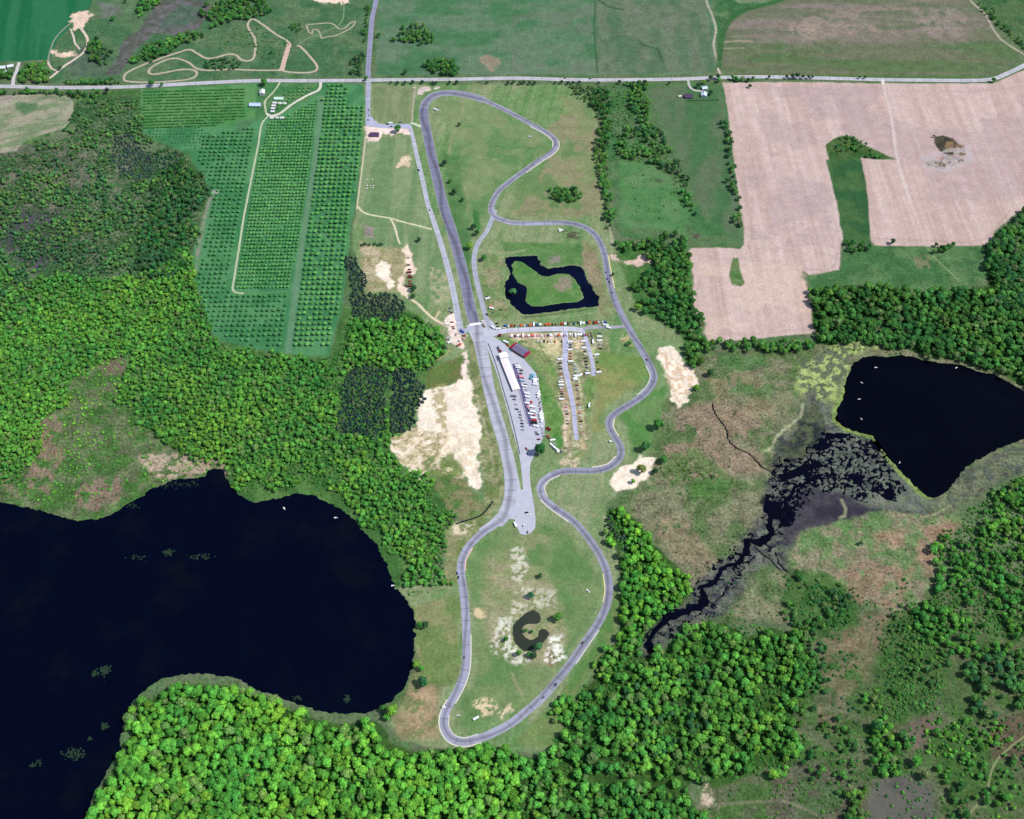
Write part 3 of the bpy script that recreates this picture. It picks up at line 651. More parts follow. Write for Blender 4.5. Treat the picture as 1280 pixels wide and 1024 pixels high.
# ploughed fields and green corners
paint(FIELDS["A"], (196,168,158), (206,180,172), 70, 1.3, 2.5, 3, amp=0.42, streak=(92, 260, 22), reg=1)
thresh_scale = 12
paint(FIELDS["A"], (176,150,144), (214,190,186), 5, 3, 2.5, 1, amp=0.42, streak=(92, 260, 4.5), strength=.22)
_c = np.mean(FIELDS["A"], 0)
stroke([(872,320),(930,320),(940,250),(928,170),(915,112),(1040,112),(1240,113),(1330,90)], (178,150,148), 5, 2.5, .35, wob=4)
stroke([(1050,300),(1040,335),(1005,336)], (170,144,142), 4, 2, .4); stroke([(1094,298),(1150,300),(1225,300),(1262,264)], (172,146,142), 4, 2, .4)
stroke([(876,345),(872,372),(888,415),(1010,408),(1004,360)], (176,150,146), 4, 2, .35)
spots([(940,120),(1090,110),(1080,160),(960,200)], (172,148,150), 40, .52, 2, 10, .4); spots([(960,240),(1040,230),(1045,320),(960,320)], (176,150,150), 30, .55, 5, 8, .4)
spots([(912,108),(1345,108),(1345,250),(1080,255),(1040,300),(936,300)], (176,152,154), 120, 0.53, 4, 8, 0.45)
spots([(870,330),(1010,330),(1015,420),(880,424)], (214,188,170), 60, 0.48, 4, 8, 0.5)
stroke([(1104,103),(1108,125),(1113,140),(1117,165),(1122,200),(1138,252)], (222,204,200), 5, 2, 0.6)
paint(WEDGE, (80,114,66), (104,124,80), 10, 1.5, 2, 2)
paint([(1168,171),(1178,169),(1191,173),(1198,181),(1197,191),(1186,195),(1174,189),(1168,180)], (86,78,66), (70,64,56), 8, 1.5, 3, 2)
paint([(1183,176),(1192,178),(1193,188),(1186,190),(1181,184)], (132,106,80), (140,114,88), 8, 1.5, 3, 2)
paint([(1194,180),(1207,182),(1209,194),(1200,196),(1194,191)], (136,108,84), (124,102,84), 8, 1.5, 3, 2)
paint([(1172,201),(1180,195),(1190,193),(1198,196),(1205,201),(1192,208),(1178,211),(1162,208),(1156,202)], (128,104,84), (118,96,84), 8, 1.5, 2, 2)
spots([(1150,195),(1215,180),(1220,205),(1190,215),(1155,212)], (190,176,178), 10, 0.50, 2, 5, 0.7)
paint([(1008,345),(1049,338),(1054,312),(1095,308),(1240,308),(1238,345),(1200,362),(1100,362),(1020,368)], (70,108,66), (92,122,80), 26, 3, 3, 3)
paint([(1032,200),(1076,197),(1084,240),(1090,306),(1054,306),(1048,262)], (52,92,56), (72,104,62), 24, 1.5, 2, 4, amp=0.7)
paint([(1032,182),(1042,173),(1062,170),(1078,180),(1120,200),(1076,198),(1036,200)], (60,94,50), (80,104,60), 10, 1.5, 2, 4)
stroke([(1158,308),(1168,322),(1185,338),(1200,352)], (134,146,104), 3, 1, 0.8)
spots([(1140,320),(1162,320),(1165,335),(1145,335)], (118,120,90), 10, 0.45, 2, 5)
for pl, wp, c in SANDS:
    c = (c[0], c[1] - 4, c[2] - 8)
    paint(pl, c, tuple(int(v * 0.93) for v in c), 8, 1.8, wp + 2, 2, amp=0.5, reg=7, frag=(6 if len(pl) > 9 else 9))
spots([(483,548),(520,535),(560,545),(545,580),(520,598),(500,580)], (150,142,92), 6, 0.53, 2, 3, 0.9)
spots([(484,548),(520,535),(596,545),(600,600),(545,596),(500,580)], (222,200,170), 4, 0.54, 6, 3, 0.7)
spots([(824,436),(866,462),(868,484),(850,506),(828,470)], (214,180,150), 5, 0.54, 3, 3, 0.8)
spots([(542,485),(556,480),(560,540),(545,545)], (170,156,110), 7, 0.55, 4, 3, 0.8)
spots([(525,570),(570,565),(580,590),(560,600),(535,600)], (112,128,74), 9, 0.50, 5, 4, 0.9)
# forest floor
FLOORC, FLOORD = (52,84,38), (66,96,46)
FOREST_S = [(90,1100),(112,1015),(135,970),(155,940),(168,900),(182,880),(205,862),(240,853),(300,862),(340,880),(380,895),(430,905),(470,900),(482,912),(490,930),(515,940),(560,936),(600,938),(640,943),(685,947),(696,930),(705,900),(722,870),(742,850),(748,822),(770,805),(785,800),(800,812),(812,822),(850,800),(880,780),(905,778),(935,795),(960,785),(1000,795),(1020,825),(1000,862),(992,902),(1000,930),(985,950),(950,965),(915,980),(890,985),(875,970),(860,985),(870,1010),(880,1100)]
paint(FOREST_S, FLOORC, FLOORD, 14, 2, 4, 3)
FOREST_C = [(758,640),(778,634),(800,652),(815,680),(838,700),(858,720),(862,738),(848,762),(820,785),(812,800),(798,808),(772,802),(776,770),(778,720),(772,690),(764,668)]
paint(FOREST_C, FLOORC, FLOORD, 14, 2, 4, 3)
FOREST_E = [(1012,366),(1030,360),(1060,356),(1100,360),(1140,366),(1200,362),(1236,358),(1234,320),(1240,300),(1262,278),(1290,260),(1345,250),(1345,520),(1290,490),(1240,462),(1200,452),(1165,446),(1130,436),(1098,430),(1066,424),(1040,432),(1022,430),(1016,400)]
paint(FOREST_E, FLOORC, FLOORD, 14, 2, 4, 3)
spots([(1095,405),(1140,408),(1140,440),(1100,438)], (112,116,92), 10, 0.4, 3, 5)

# water basins: the bank dips below the water level -------------------
def basin(poly, depth=1.6, width=5.0, warp=3.0, isle=None):
    P = Wp(poly); m = 20
    x0, y0 = P.min(0) - m; x1, y1 = P.max(0) + m
    i0, i1 = np.searchsorted(gx, [x0, x1]); j0, j1 = np.searchsorted(gy, [y0, y1])
    s = np.s_[j0:j1, i0:i1]; x, y = X[s], Y[s]
    d = sdf(P, x + WXn[s] * warp + (FIN[s] - 0.5) * warp * 2.2, y + WYn[s] * warp) + (fbm(x, y, 6, 2, 2) - .5) * warp * 1.2
    if isle is not None: d = np.minimum(d, -sdf(Wp(isle), x + WXn[s] * 5 + (FIN[s] - .5) * 5, y + WYn[s] * 5))
    Z[s] = np.minimum(Z[s], -depth * sst(-1.0, width, d))
    k = sst(1.0, 4.0, d)
    C[s] = C[s] * (1 - k[..., None]) + alb((24,30,34)) * k[..., None]
basin(LAKE, 2.5, 7, 4); basin(LAKE2, 2.5, 6, 3)
basin(RING, 1.6, 4, 3.2, RING_ISLE); basin(CPOND, 1.6, 4, 1)
# the spring fed channels of the marsh
def channels():
    P = Wp(MARSH); m = 10
    x0, y0 = P.min(0) - m; x1, y1 = P.max(0) + m
    i0, i1 = np.searchsorted(gx, [x0, x1]); j0, j1 = np.searchsorted(gy, [y0, y1])
    s = np.s_[j0:j1, i0:i1]; x, y = X[s], Y[s]
    D = sdf(Wp(CHAN), x + WXn[s] * 44, y + WYn[s] * 44) + 6
    wx, wy = x + (FIN[s] - .5) * 14, y + (fbm(x, y, 8, 6, 3) - .5) * 14
    n, _ = worley(wx, wy, 10, 1); nb_, _ = worley(wx, wy, 5.5, 2)
    n = n + (fbm(x, y, 5, 2, 2) - .5) * .5
    n2 = fbm(x, y, 45, 5, 3)
    wid = 0.06 + 0.42 * sst(0.40, 0.64, n2)
    n = np.minimum(n, nb_ + .30 - .5 * sst(.5, .62, n2))
    k1 = sst(wid + 0.16, wid - .04, n) * sst(-4, 4, D)
    d = line_dist(smooth_line(Wp(RIVER), 6), x + WXn[s] * 20, y + WYn[s] * 20)
    w = 1.0 + 4.0 * (FIN[s])
    k2 = 1 - sst(w - 1, w + 1, d)
    pool = sst(1, 6, sdf(Wp([(975,592),(1000,580),(1025,572),(1030,584),(1000,596),(975,603)]), x + WXn[s] * 12, y + WYn[s] * 12))
    pool2 = .98 * sst(4, 9, sdf(Wp([(1058,585),(1078,583),(1090,598),(1078,612),(1060,606)]), x + WXn[s] * 26, y + WYn[s] * 26))
    dr = line_dist(smooth_line(Wp(RIVER), 8), x, y)
    n3 = np.abs(fbm(x + WXn[s] * 12, y + WYn[s] * 12, 13, 6, 3) - 0.5)
    w3 = 0.022 * np.clip(1.2 - dr / 24.0, 0, 1)
    k3 = sst(w3 + .012, w3, n3) * (w3 > .004)
    k = np.maximum.reduce([k1, k2, k3, pool, pool2])
    Z[s] = np.minimum(Z[s], -1.4 * k)
    wet = np.maximum(sst(-10, 14, D) * .75, np.clip(1 - dr / 24.0, 0, 1) * .8)[..., None] * (0.55 + .45 * sst(.35, .6, FIN[s]))[..., None]
    mud = mixc(np.broadcast_to(alb((54,54,62)), C[s].shape), alb((104,106,100)), sst(.42, .62, fbm(x, y, 5, 6, 3)))
    C[s] = C[s] * (1 - wet * .7) + mud * wet * .7
    C[s] = C[s] * (1 - 0.85 * k[..., None]) + alb((24,26,34)) * 0.85 * k[..., None]
channels()
for cr, wd in ((CREEK, 0.5), (CREEK2, .5), (RIVER2, .5)):
    P = smooth_line(Wp(cr), 6)
    x0, y0 = P.min(0) - 8; x1, y1 = P.max(0) + 8
    i0, i1 = np.searchsorted(gx, [x0, x1]); j0, j1 = np.searchsorted(gy, [y0, y1])
    s = np.s_[j0:j1, i0:i1]
    d = line_dist(P, X[s] + WXn[s] * 6, Y[s] + WYn[s] * 6)
    k = 1 - sst(wd - 0.6, wd + 1.0, d)
    Z[s] = np.minimum(Z[s], -1.2 * k)
    C[s] = C[s] * (1 - 0.8 * k[..., None]) + alb((30,30,38)) * 0.8 * k[..., None]
stroke([(60,266),(75,272),(85,286),(86,296),(78,308),(76,318)], (24,34,34), 4, 1.2, 0.9, wob=6)

def grid_objects():
    cells = REG[:-1, :-1]
    idx = np.arange(NX * NY).reshape(NY, NX)
    q = np.stack([idx[:-1, :-1], idx[:-1, 1:], idx[1:, 1:], idx[1:, :-1]], -1)
    names = {0: "ground", 1: "ploughed_field", 2: "green_crop_field", 3: "fallow_field", 4: "pasture_field", 5: "orchard_ground", 6: "marsh", 7: "sand"}
    co = np.stack([X, Y, Z], -1).reshape(-1, 3).astype(np.float32)
    ca = np.concatenate([C, A[..., None]], -1).reshape(-1, 4).astype(np.float32)
    for r, nm in names.items():
        f = q[cells == r].reshape(-1, 4)
        if not len(f): continue
        used = np.zeros(NX * NY, bool); used[f.ravel()] = True
        mp = np.cumsum(used) - 1
        f2 = mp[f].astype(np.int32)
        me = bpy.data.meshes.new(nm)
        me.vertices.add(int(used.sum())); me.vertices.foreach_set("co", co[used].ravel())
        me.loops.add(f2.size); me.loops.foreach_set("vertex_index", f2.ravel())
        me.polygons.add(len(f2)); me.polygons.foreach_set("loop_start", np.arange(0, f2.size, 4, dtype=np.int32))
        at = me.attributes.new("soil", 'FLOAT_COLOR', 'POINT'); at.data.foreach_set("color", ca[used].ravel())
        me.update(); me.validate()
        me.polygons.foreach_set("use_smooth", np.ones(len(f2), bool))
        me.materials.append(M_GROUND)
        o = bpy.data.objects.new(nm, me); COL.objects.link(o)
        tag(o, kind="structure")
grid_objects()

# ------------------------------------------------------------------ sheets of water and paving
def add_soil(me, cols):
    at = me.attributes.new("soil", 'FLOAT_COLOR', 'POINT')
    at.data.foreach_set("color", np.asarray(cols, np.float32).ravel())
def sheet(name, polys, z, mat, color=None, world=False, label=None):
    """flat sheet from outline polygons (first is the outline, others are holes)"""
    loops = [[Vector((p[0], p[1], z)) for p in (pl if world else Wp(pl))] for pl in polys]
    tris = tessellate_polygon(loops)
    vs_ = [v for l in loops for v in l]
    o = link_mesh(name, vs_, [tuple(t) for t in tris], mat)
    me = o.data
    # make sure the sheet faces up
    if me.polygons and me.polygons[0].normal.z < 0: me.flip_normals()
    if color is not None: add_soil(me, [(*alb(color), 1)] * len(vs_))
    tag(o, label=label, kind="structure")
    return o
def grow(poly, m):
    P = Wp(poly); c = P.mean(0)
    out = []
    n = len(P)
    area = 0.5 * sum(P[i][0] * P[(i + 1) % n][1] - P[(i + 1) % n][0] * P[i][1] for i in range(n))
    s = 1 if area > 0 else -1
    for i in range(n):
        t = P[(i + 1) % n] - P[i - 1]; t = t / (np.linalg.norm(t) + 1e-9)
        out.append(P[i] + s * m * np.array([t[1], -t[0]]))
    return out
WL = -0.35
sheet("lake", [grow(LAKE, 7)], WL, M_WATER, world=True)
sheet("small_lake", [grow(LAKE2, 6)], WL, M_WATER2, world=True)
sheet("ring_pond", [grow(RING, 4)], WL, M_POND, world=True)
sheet("crescent_pond", [grow([(666,762),(657,766),(647,774),(641,783),(639.5,791),(642,801),(649,810),(656,815),(664,813),(674,808),(683,799),(687,792),(684,782),(678,772),(674,766)], 4)], WL, M_POND2, world=True)
sheet("marsh_water", [grow(MARSH, 5)], WL, M_RIVER, world=True)
def ribbon(name, pts, width, z, mat, cols, closed=False, step=5.0, world=False, jag=0.0, wf=None, edge=None):
    L = smooth_line(Wp(pts) if not world else pts, step, closed)
    n = len(L); V = []; lane = []; cl = []; s = 0.0; F = []
    lanes = [-1, -0.86, -0.45, 0, 0.45, 0.86, 1] if edge is not None else [-1, 0, 1]
    for i in range(n):
        a = L[i - 1] if (closed or i > 0) else L[i]
        b = L[(i + 1) % n] if (closed or i < n - 1) else L[i]
        t = b - a; t = t / (np.linalg.norm(t) + 1e-9); nr = np.array([-t[1], t[0]])
        if i: s += float(np.linalg.norm(L[i] - L[i - 1]))
        w = (wf(i / (n - 1)) if wf else width) / 2
        jl = 1 + jag * (random.random() - 0.5); jr = 1 + jag * (random.random() - 0.5)
        c = cols(L[i]) if callable(cols) else alb(cols)
        for k in lanes:
            q = L[i] + nr * k * w * (jl if k < 0 else jr)
            V.append((q[0], q[1], z)); lane.append((s, k, 0))
            cl.append((*(alb(edge) if (edge is not None and abs(k) > 0.9) else c), 1))
    m = len(lanes)
    for i in range(n if closed else n - 1):
        j = (i + 1) % n
        for k in range(m - 1):
            F.append((i * m + k + 1, i * m + k, j * m + k, j * m + k + 1))
    o = link_mesh(name, V, F, mat)
    if o.data.polygons[0].normal.z < 0: o.data.flip_normals()
    add_soil(o.data, cl)
    at = o.data.attributes.new("lane", 'FLOAT_VECTOR', 'POINT'); at.data.foreach_set("vector", np.asarray(lane, np.float32).ravel())
    tag(o, kind="structure")
    return o
river_w = sheet("creek", [[tuple(p) for p in np.concatenate([smooth_line(Wp(CREEK), 8) + [2.5, 2.5], (smooth_line(Wp(CREEK), 8) - [2.5, 2.5])[::-1]])]], WL - 0.02, M_RIVER, world=True)

# roads
ribbon("road", TOPROAD, 9.5, 0.05, M_ROAD, (192,190,196), edge=(200,196,190))
ribbon("north_road", NROAD, 9.0, 0.09, M_ROAD, (150,150,176), edge=(176,174,180))
ribbon("entrance_road", SROAD, 8.5, 0.09, M_ROAD, (172,174,192))
sheet("entrance_apron", [[(457,150),(457.5,146),(465,146),(468,151),(474,155),(486,155.5),(511,155),(514.5,157),(514,161.5),(500,160.5),(480,160.5),(458,158)]], 0.13, M_PAVE, (176,178,200))
ribbon("link_road", [(513,153.5),(518,155),(526,158.5)], 6, 0.15, M_DIRT, (196,206,176))
def track_col(p):
    sx, sy = project(p[0], p[1])
    c = np.array((164,164,182), float)
    if sx < 600 and sy < 404: c = np.array((130,129,151), float) if 135 < sy else np.array((144,144,162), float)
    elif 404 <= sy < 655 and sx < 648: c = np.array((184,184,196), float)
    elif sy < 260 : c = np.array((154,154,170), float)
    elif sx > 690 and sy < 640: c = np.array((148,148,166), float)
    elif sy > 640 and sx > 690: c = np.array((151,151,167), float)
    return alb(c)
def track_w(t): return 11.0
NP = len(TRACK)
TL = smooth_line(Wp(TRACK), 5.0, True)
def twf(t):
    i = min(len(TL) - 1, int(t * (len(TL) - 1))); sx, sy = project(*TL[i])
    if sx < 605 and sy < 404: return 16.5
    if 400 <= sy < 655 and sx < 645: return 17.0
    return 10.4
sheet("pit_apron", [PAVE, ISLAND], 0.05, M_PAVE, (190,190,201))
ribbon("race_track", TRACK, 11, 0.10, M_TRACK, track_col, closed=True, wf=twf, edge=(178,178,190))
ribbon("access_road", ACCESS, 7.5, 0.08, M_ROAD, (186,188,199), wf=lambda t: 6.5 + 3.0 * t, edge=(196,194,204))
ribbon("slip_road", SLIP, 7.5, 0.07, M_ROAD, (174,176,189), edge=(186,186,200))
ribbon("paddock_road", PADROAD, 9.0, 0.09, M_ROAD, (202,200,214))
ribbon("paddock_link_road", PADROAD2, 6.0, 0.075, M_ROAD, (164,164,172))
ribbon("paddock_lane", ROW1, 8.0, 0.062, M_ROAD, (188,188,210), wf=lambda t: 9 - 3 * t)
ribbon("paddock_side_lane", ROW2, 6.0, 0.065, M_ROAD, (186,186,206))
ribbon("crossover", [(575,417),(583,413),(592,410)], 8, 0.085, M_ROAD, (180,182,204))
sheet("start_line", [[(586.5,405.0),(600.6,403.0),(601.2,405.6),(587.2,407.6)]], 0.16, M_PAVE, (246,240,240))
sheet("dark_asphalt_strip", [[(640,455),(644,454.5),(654,488),(666,532),(661.5,533.5),(649,488)]], 0.09, M_PAVE, (104,98,134))
DIRTS = [
 ("farm_drive", [(351,101),(347,108),(340,117),(333,124),(331,130),(333,142),(335,145),(329,152),(326,160),(323,180),(318,205),(312,235),(305,270),(298,315),(292,352),(291,362),(296,366),(305,367)], 3.2, (186,190,156)),
 ("farm_yard_lane", [(333,142),(339,145),(346,143.5),(353,140),(360,134),(372,126),(385,119),(396,114),(400,110),(401,103)], 5, (214,208,190)),
 ("property_track", [(457,170),(455,190),(452,215),(448,245),(446,262)], 2.6, (196,190,160)),
 ("meadow_path", [(447,258),(455,266),(470,270),(488,273),(505,278),(522,282),(540,287)], 3.5, (206,202,166)),
 ("meadow_spur_path", [(488,273),(493,283),(497,297),(500,305)], 3.5, (206,200,170)),
 ("wood_path", [(508,371),(520,378),(530,388),(540,397),(552,404),(562,409)], 4.5, (216,200,170)),
 ("wood_spur_path", [(544,398),(549,389)], 3, (206,190,150)),
 ("farm_entry", [(16,107),(17,98),(21,88),(24,78)], 6, (205,196,196)),
 ("pit_road", [(62,98),(72,90),(80,83),(92,75),(103,67),(109,58),(109,48),(103,38),(98,32)], 5, (214,196,178)),
 ("pit_spur_road", [(72,89),(65,86),(61,80),(60,76)], 4, (206,190,170)),
 ("quarry_path", [(88,36),(92,46),(94,54),(100,62)], 3.5, (205,190,175)),
 ("quarry_edge_path", [(90,28),(78,38),(68,50),(62,66),(60,78)], 2.5, (150,150,130)),
 ("house_drive", [(860,100),(862,108),(868,113),(878,114)], 4.5, (186,186,180)),
 ("motocross_track", [(157,92),(170,85),(190,77),(210,70),(225,65),(237,62),(245,66),(258,73),(270,72),(285,68),(295,69),(302,75),(312,76),(318,70),(319,50),(312,38),(310,30),(316,24),(330,32),(345,43),(360,52),(362,58),(356,75),(352,86),(360,90),(385,91),(395,88),(396,82),(385,68),(375,58),(371,57)], 4.5, (188,172,152)),
 ("motocross_loop", [(157,92),(155,98),(160,102),(190,103),(222,101),(240,98),(246,93),(243,88),(228,87),(205,91),(190,93),(186,90),(190,84),(205,76),(220,73),(235,78),(245,85),(258,88),(290,87),(320,88),(352,88)], 4.5, (182,168,148)),
 ("motocross_yard", [(362,55),(356,74),(352,88)], 9, (206,176,160)),
 ("practice_track", [(383,31),(395,30),(410,29),(418,31),(423,36),(430,36),(438,29),(444,27),(440,34),(430,40),(418,45),(408,46),(402,48),(400,42),(396,37),(391,37),(390,42),(386,40),(383,31)], 3.2, (172,164,142)),
 ("practice_path", [(371,57),(385,48),(405,40),(420,34),(428,25),(430,10),(428,2)], 2.6, (118,142,104)),
 ("heath_track", [(1330,890),(1300,905),(1280,921),(1262,935),(1248,948),(1239,965),(1236,980),(1230,995),(1218,1010),(1205,1026),(1190,1050)], 2.6, (128,136,92)),
 ("east_meadow_track", [(900,93),(897,85)], 4, (186,176,160)),
 ("field_entrance", [(1103,99),(1104,106)], 6, (222,210,200)),
 ("verge_track", [(519,112),(517,125),(515.5,140),(515,152)], 3.5, (170,160,140)),
]
for di, (nm, pts, wd, c) in enumerate(DIRTS):
    ribbon(nm, pts, wd, 0.052 + 0.004 * di, M_DIRT, c, jag=0.35, step=4)
# kerbs of the circuit, pale strips on the inside or outside of the bends
def kerb_strip(i0, i1, side, c):
    seg = TRACK[i0:i1]
    L = smooth_line(Wp(seg), 4); n = len(L); P = []
    for i in range(n):
        t = L[min(i + 1, n - 1)] - L[max(i - 1, 0)]; t = t / (np.linalg.norm(t) + 1e-9)
        P.append(L[i] + side * np.array([-t[1], t[0]]) * 5.6)
    V, F = [], []
    for i, p in enumerate(P):
        t = P[min(i + 1, n - 1)] - P[max(i - 1, 0)]; t = t / (np.linalg.norm(t) + 1e-9); nr = np.array([-t[1], t[0]])
        for k, z in ((-0.75, 0.02), (-0.7, 0.2), (0.7, 0.26), (0.75, 0.02)):
            q = p + nr * k; V.append((q[0], q[1], z))
    for i in range(n - 1):
        for k in range(3):
            F.append((i * 4 + k, i * 4 + k + 1, i * 4 + 5 + k, i * 4 + 4 + k))
    o = link_mesh("kerb", V, F, M_DIRT)
    add_soil(o.data, [(*alb(c), 1)] * len(V))
    tag(o, kind="structure")
def tix(px, py):
    return min(range(len(TRACK)), key=lambda i: (TRACK[i][0] - px) ** 2 + (TRACK[i][1] - py) ** 2)
for a, b, sd_, c in [((665,156),(694,184),-1,(226,216,200)), ((690,180),(655,214),1,(224,216,196)), ((756,320),(764,361),1,(236,220,150)), ((812,456),(800,497),-1,(214,208,200)),
                     ((763,523),(769,547),-1 * -1,(230,218,180)), ((774,573),(741,588),-1,(228,216,196)), ((697,591),(679,622),1 * 1,(220,210,190)), ((679,622),(714,649),-1,(232,222,206)),
                     ((759,717),(759,754),-1,(226,212,150)), ((744,785),(715,827),1,(212,208,200)), ((564,877),(600,923),-1 * -1,(228,222,200)), ((600,923),(555,894),-1,(206,204,196)),
                     ((583,793),(564,877),-1,(216,210,196)), ((576,714),(586,683),-1,(230,190,170))]:
    i, j = sorted((tix(*a), tix(*b)))
    if j - i >= 2: kerb_strip(i, j + 1, sd_, c)
print("ground done", round(time.time() - T0, 1))
# ------------------------------------------------------------------ plants
def ico(sub):
    bm = bmesh.new(); bmesh.ops.create_icosphere(bm, subdivisions=sub, radius=1)
    v = np.array([p.co[:] for p in bm.verts]); f = [tuple(q.index for q in fc.verts) for fc in bm.faces]; bm.free()
    return v, np.array(f)
ICO1, ICO2 = ico(1), ico(2)
def tube_mesh(V, F, pts, radii, seg=6):
    base = len(V); pts = [np.array(p, float) for p in pts]
    for i, (p, r) in enumerate(zip(pts, radii)):
        d = pts[min(i + 1, len(pts) - 1)] - pts[max(i - 1, 0)]; d = d / np.linalg.norm(d)
        a = np.cross(d, [0.3, 0.9, 0.1]); a /= np.linalg.norm(a); b = np.cross(d, a)
        for k in range(seg):
            t = 2 * math.pi * k / seg; V.append(p + r * (a * math.cos(t) + b * math.sin(t)))
    for i in range(len(pts) - 1):
        for k in range(seg):
            F.append((base + i * seg + k, base + i * seg + (k + 1) % seg, base + (i + 1) * seg + (k + 1) % seg, base + (i + 1) * seg + k))
def trunk_data(rng, h, r, kind):
    V, F = [], []
    lean = rng.normal(0, 0.04, 2)
    tube_mesh(V, F, [(0, 0, -0.05), (lean[0] * .5, lean[1] * .5, h * 0.5), (lean[0], lean[1], h)], [r, r * 0.75, r * 0.35])
    if kind == 'broad':
        for k in range(5):
            a = rng.random() * 6.28; s = h * (0.45 + 0.1 * k)
            tube_mesh(V, F, [(lean[0], lean[1], s), (math.cos(a) * .3, math.sin(a) * .3, s + .3), (math.cos(a) * .6, math.sin(a) * .6, s + .45)], [r * .5, r * .35, r * .15], 5)
    return V, F
def crown_data(rng, kind):
    """unit plants: crown radius about 1; returns vertices, faces and a value per vertex"""
    Vs, Fs, Cs = [], [], []; nb = 0
    def add(v, f, c):
        nonlocal nb
        Vs.append(v); Fs.append(np.asarray(f) + nb); Cs.append(c); nb += len(v)
    def leaves(centers, normals, size, cval):
        n = len(centers)
        t = rng.normal(0, 1, (n, 3)); nn = normals + rng.normal(0, 0.55, (n, 3)); nn /= np.linalg.norm(nn, axis=1)[:, None]
        a = np.cross(nn, t); a /= np.linalg.norm(a, axis=1)[:, None]; b = np.cross(nn, a)
        s = (size * (0.6 + 0.8 * rng.random(n)))[:, None]; s2 = s * (0.6 + 0.6 * rng.random(n)[:, None])
        v = np.stack([centers - a * s, centers - b * s2 * .8, centers + a * s, centers + b * s2], 1).reshape(-1, 3)
        f = np.arange(n * 4).reshape(-1, 4)
        add(v, np.concatenate([f[:, [0, 1, 2]], f[:, [0, 2, 3]]]), np.repeat(cval, 4))
    if kind == 'broad':
        zc, hz = 1.55, 0.85
        nl = rng.integers(11, 16)
        asp = 0.82 + 0.3 * rng.random()
        for k in range(nl):
            if k == 0: d = np.array([0, 0, 0.45])
            else:
                a = k * 2.4 + rng.normal(0, .3); ph = rng.random() * 1.15 + 0.1 if k < nl - 4 else rng.random() * 0.3 - 0.35
                rr = 0.62 * (0.85 + 0.3 * rng.random())
                d = np.array([math.cos(a) * math.cos(ph) * rr * asp, math.sin(a) * math.cos(ph) * rr / asp, math.sin(ph) * rr * hz * 1.15])
            r = 0.30 + 0.17 * rng.random() if k else 0.52
            v, f = ICO1 if k else ICO2
            vv = v * r * (1 + 0.28 * (rng.random((len(v), 1)) - 0.5) * 2)
            vv = vv + d + [0, 0, zc]
            c0 = rng.random() * 0.7 + 0.15
            add(vv, f, np.clip(c0 + rng.normal(0, .1, len(v)), 0, 1))
            nlv = 26 if k else 30
            nrm = rng.normal(0, 1, (nlv, 3)); nrm[:, 2] = np.abs(nrm[:, 2]) * 0.9 + nrm[:, 2] * .1; nrm /= np.linalg.norm(nrm, axis=1)[:, None]
            leaves(d + [0, 0, zc] + nrm * r * (1.0 + 0.16 * rng.random((nlv, 1))), nrm, 0.10, np.clip(c0 + rng.normal(0.05, .18, nlv), 0, 1))
    elif kind == 'pine':
        H = 3.6
        for t in range(9):
            z = 0.75 + t * 0.33; r = 1.0 * (1 - (t / 9.6)) ** 0.85
            m = max(5, int(13 * (1 - t / 11)))
            for k in range(m):
                a = 6.283 * (k + rng.random() * .7) / m + t
                rr = r * (0.75 + .35 * rng.random()); c, s = math.cos(a), math.sin(a)
                wv = 0.28 * r + 0.08
                v = np.array([[c * .08, s * .08, z + .26], [c * rr * .6 - s * wv, s * rr * .6 + c * wv, z + .02], [c * rr, s * rr, z - .14 - .1 * rng.random()], [c * rr * .6 + s * wv, s * rr * .6 - c * wv, z + .02], [c * rr * .55, s * rr * .55, z + .16]])
                add(v, [(0, 1, 4), (1, 2, 4), (2, 3, 4), (3, 0, 4)], np.full(5, np.clip(rng.normal(.5, .2), 0, 1)))
        v, f = ICO1
        add(v * [0.16, 0.16, 0.4] + [0, 0, H], f, np.full(len(v), .7))
    elif kind == 'bush':
        nl = rng.integers(4, 7)
        for k in range(nl):
            a = k * 2.4 + rng.random(); rr = 0.5 * rng.random() + .15
            d = np.array([math.cos(a) * rr, math.sin(a) * rr, .45 + .2 * rng.random()]); r = .42 + .2 * rng.random()
            v, f = ICO1
            c0 = rng.random() * .7 + .15
            add(np.maximum(v * r * (1 + .3 * (rng.random((len(v), 1)) - .5) * 2) + d, [-9, -9, 0.02]), f, np.clip(c0 + rng.normal(0, .1, len(v)), 0, 1))
            nlv = 16; nrm = rng.normal(0, 1, (nlv, 3)); nrm[:, 2] = np.abs(nrm[:, 2]); nrm /= np.linalg.norm(nrm, axis=1)[:, None]
            leaves(d + nrm * r * 1.08, nrm, .13, np.clip(c0 + rng.normal(.05, .18, nlv), 0, 1))
    elif kind == 'apple':
        nl = 7
        for k in range(nl):
            a = k * 6.283 / 6; rr = .5 if k < 6 else 0
            d = np.array([math.cos(a) * rr, math.sin(a) * rr, 1.05 + (.3 if k == 6 else .15 * rng.random())]); r = .42 + .12 * rng.random()
            v, f = ICO1
            c0 = rng.random() * .6 + .2
            add(v * r * (1 + .25 * (rng.random((len(v), 1)) - .5) * 2) + d, f, np.clip(c0 + rng.normal(0, .1, len(v)), 0, 1))
            nlv = 12; nrm = rng.normal(0, 1, (nlv, 3)); nrm[:, 2] = np.abs(nrm[:, 2]); nrm /= np.linalg.norm(nrm, axis=1)[:, None]
            leaves(d + nrm * r * 1.06, nrm, .12, np.clip(c0 + rng.normal(.05, .18, nlv), 0, 1))
    return np.concatenate(Vs), np.concatenate(Fs), np.concatenate(Cs)
TRUNK = {'broad': (1.3, .11), 'pine': (3.4, .09), 'bush': (.5, .05), 'apple': (1.0, .09)}
